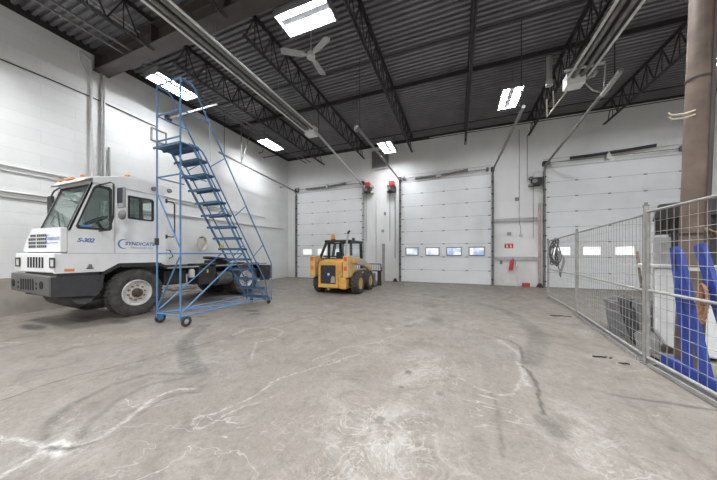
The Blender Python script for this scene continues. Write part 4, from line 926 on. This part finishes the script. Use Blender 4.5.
a.build('hanging_loop', mat('grey_cable', (.16,.16,.16), .6), t, True)
MB().obox((2.84,9.38,1.35), (.09,.12,.34), .3).build('plug', M_grey, t, bevel=.02)

# ------------------------------------------------------------------ things behind the fence
t = thing('trash_tub', 'round grey plastic tub on the floor behind the middle fence panel', 'tub', (2.90, 5.95, 0))
MB().lathe([(.30,0),(.36,.55),(.385,.55),(.385,.60),(.345,.60),(.285,.02)], (2.90,5.95,0), (0,0,1), 32).build('tub', M_tub, t, True)
MB().lathe([(.352,.40),(.362,.40),(.366,.43),(.356,.43)], (2.90,5.95,0), (0,0,1), 32, True).build('hoop', M_grey, t, True)
t = thing('rubber_boot_cover', 'dark grey rubber sleeve draped over the front of the grey tub', 'sleeve', (2.66, 5.5, 0))
a = MB(); a.path([(2.74,5.74,.63),(2.66,5.64,.66),(2.60,5.55,.60),(2.585,5.48,.44),(2.60,5.36,.24),(2.60,5.28,.10),(2.63,5.22,.04)], .06, 10); a.build('sleeve', M_rub, t, True)
a = MB(); a.path([(2.70,5.62,.62),(2.74,5.45,.50),(2.71,5.32,.25),(2.66,5.20,.05)], .05, 10); a.lathe([(.05,0),(.09,.02),(.09,.08),(.05,.12)], (2.64,5.60,.60), (0,0,1), 12); a.build('cuff', mat('rubber_grey', (.10,.10,.10), .8, 0, .3, 10), t, True)
t = thing('shovel', 'wooden-handled shovel leaning upright behind the tall fence post', 'shovel', (2.66, 5.0, 0))
MB().tube((2.60,5.0,.22), (2.86,5.75,1.46), .017, 10).build('handle', M_wood, t, True)
MB().plate([(-.10,0),(.10,0),(.12,.24),(.06,.30),(-.06,.30),(-.12,.24)], [], (2.56,4.90,.01), (.85,-.3,0), (.05,.33,.9), .01).build('blade', M_rail, t)

# white equipment enclosure, angled towards the opening
q0 = V((2.68,5.02,0)); ux = V((math.cos(R(-27)), math.sin(R(-27)), 0)); uy = V((-ux.y, ux.x, 0))
EQ = thing('equipment_housing', 'white equipment housing with black hood and louvres standing behind the brown column', 'machine', q0+ux*.6+uy*.4)
def ebox(mb, a0, a1, b0, b1, z0, z1):
    c = q0+ux*(a0+a1)/2+uy*(b0+b1)/2+V((0,0,(z0+z1)/2)); M = Matrix(((ux.x,uy.x,0),(ux.y,uy.y,0),(0,0,1))); return mb.obox(c, (a1-a0,b1-b0,z1-z0), M)
MB().plate([(.0,.30),(0,1.22),(1.5,1.22),(1.5,.04),(.26,.04),(.08,.14)], [], q0, ux, (0,0,1), -.5).build('body', M_door, EQ, bevel=.03)
ebox(MB(), -.16, 1.52, -.04, .54, 1.22, 1.27).build('rim', M_lgrey, EQ, bevel=.01)
ebox(MB(), 0, .16, 0, .5, 1.27, 1.66).build('grey_side_panel', M_grey, EQ)
ebox(MB(), .16, .62, .05, .5, 1.27, 1.80).build('black_panel', M_black, EQ)
a = MB(); ebox(a, .02, .60, .06, .5, 1.72, 1.93)
for k in range(9): ebox(a, .03+k*.065, .05+k*.065, .02, .06, 1.74, 1.90)
a.build('louvre', M_black, EQ)
MB().plate([(-.01,1.93),(.04,2.14),(.64,2.16),(.66,1.93)], [], q0, ux, (0,0,1), -.5).build('hood', M_black, EQ, bevel=.02)
ebox(MB(), .90, 1.10, .1, .5, 1.27, 1.72).build('grey_box', M_grey, EQ)

# blue A-frame rack
RK = thing('steel_rack', 'blue steel A-frame rack standing against the near fence panel', 'rack', (2.40, 3.6, 0))
XK = 2.385
def leg(p, q, w, t_=.045): return MB().bar((XK,p[0],p[1]), (XK,q[0],q[1]), t_, w, (1,0,0)).build('leg', M_rack, RK, bevel=.006)
leg((4.13,1.50), (3.93,.10), .085); leg((4.08,1.46), (3.70,.12), .10); leg((3.80,1.52), (3.30,.12), .11)
MB().bar((XK,4.30,.12), (XK,2.6,.12), .08, .12, (1,0,0)).build('base_bar', M_rack, RK, bevel=.008)
MB().bar((XK+.02,4.0,.92), (XK+.02,3.2,.92), .03, .05, (1,0,0)).build('cross_bar', M_lgrey, RK)
for y in (4.24, 2.8): MB().box(XK-.045, XK+.045, y-.05, y+.05, 0, .07).build('foot', M_black, RK)
t = thing('orange_hose', 'tan orange hose loops hanging from the blue rack', 'hose', (2.345, 3.66, .75))
a = MB(); rr = random.Random(5)
for k in range(4):
    a.path([V((2.335-.006*k+.004*math.sin(R(3*q)), 3.66+rr.uniform(-.01,.01)+(.032+.007*k)*math.cos(R(q)), .96-.015*k+(.14+.02*k)*math.sin(R(q)))) for q in range(0,360,15)], .010, 6, True)
a.build('loops', M_hose, t, True)
t = thing('rope_tangle', 'dark rope tangle lying over the top of the blue rack', 'rope', (2.40, 3.5, 1.55))
a = MB()
for k in range(5):
    pts = [V((2.40+.05*math.sin(k+i*1.3), 3.72-.06*i+.02*math.sin(i*2.1+k), 1.575+.02*k+.03*math.sin(i*1.7+k*2))) for i in range(9)]
    a.path(pts, .011, 6)
a.build('strands', M_rust, t, True)
tag(MB().path([(2.50,4.78,.012),(2.52,4.68,.012),(2.44,4.62,.012),(2.50,4.57,.012),(2.47,4.66,.03),(2.43,4.74,.012)], .012, 6).build('short_cable', M_black, org=(2.42,4.6,0), smooth=True), 'short black cable on the floor behind the tall fence post', 'cable')
for (x, y, rot, w, lab) in ((1.90,4.44,.5,.24,'dark twig-like scrap on the floor outside the fence, larger of two'), (2.02,4.30,.1,.12,'small dark scrap on the floor just outside the fence near the tall post'),
                         (2.24,7.10,.35,.40,'dark scrap of rubber on the floor at the middle fence post')):
    a = MB(); rr = random.Random(int(x*100))
    for k in range(5):
        a.obox((x+rr.uniform(-.4,.4)*w, y+rr.uniform(-.3,.3)*w*.5, .006), (w*rr.uniform(.25,.6), w*.09, .012), rot+rr.uniform(-.5,.5))
    tag(a.build('floor_scrap', M_black, org=(x,y,0)), lab, 'scrap')

# ------------------------------------------------------------------ camera, world, view
cd = bpy.data.cameras.new('camera'); cam = bpy.data.objects.new('camera', cd); COL.objects.link(cam)
cam.location = (0, 0, 1.42); cam.rotation_euler = (R(90), 0, R(21.2))
cd.sensor_width = 36; cd.lens = 254*36/717; cd.shift_y = 14/717; cd.clip_start = .05; cd.clip_end = 100
SC.camera = cam
w = bpy.data.worlds.new('world'); SC.world = w; w.use_nodes = True
w.node_tree.nodes['Background'].inputs[0].default_value = (.7,.8,1,1); w.node_tree.nodes['Background'].inputs[1].default_value = .3
vs = SC.view_settings; vs.view_transform = 'Standard'; vs.look = 'None'; vs.gamma = 1; vs.use_curve_mapping = False; vs.exposure = EXPO
SC.cycles.use_denoising = True; SC.cycles.max_bounces = 10; SC.cycles.diffuse_bounces = 6; SC.cycles.transparent_max_bounces = 16
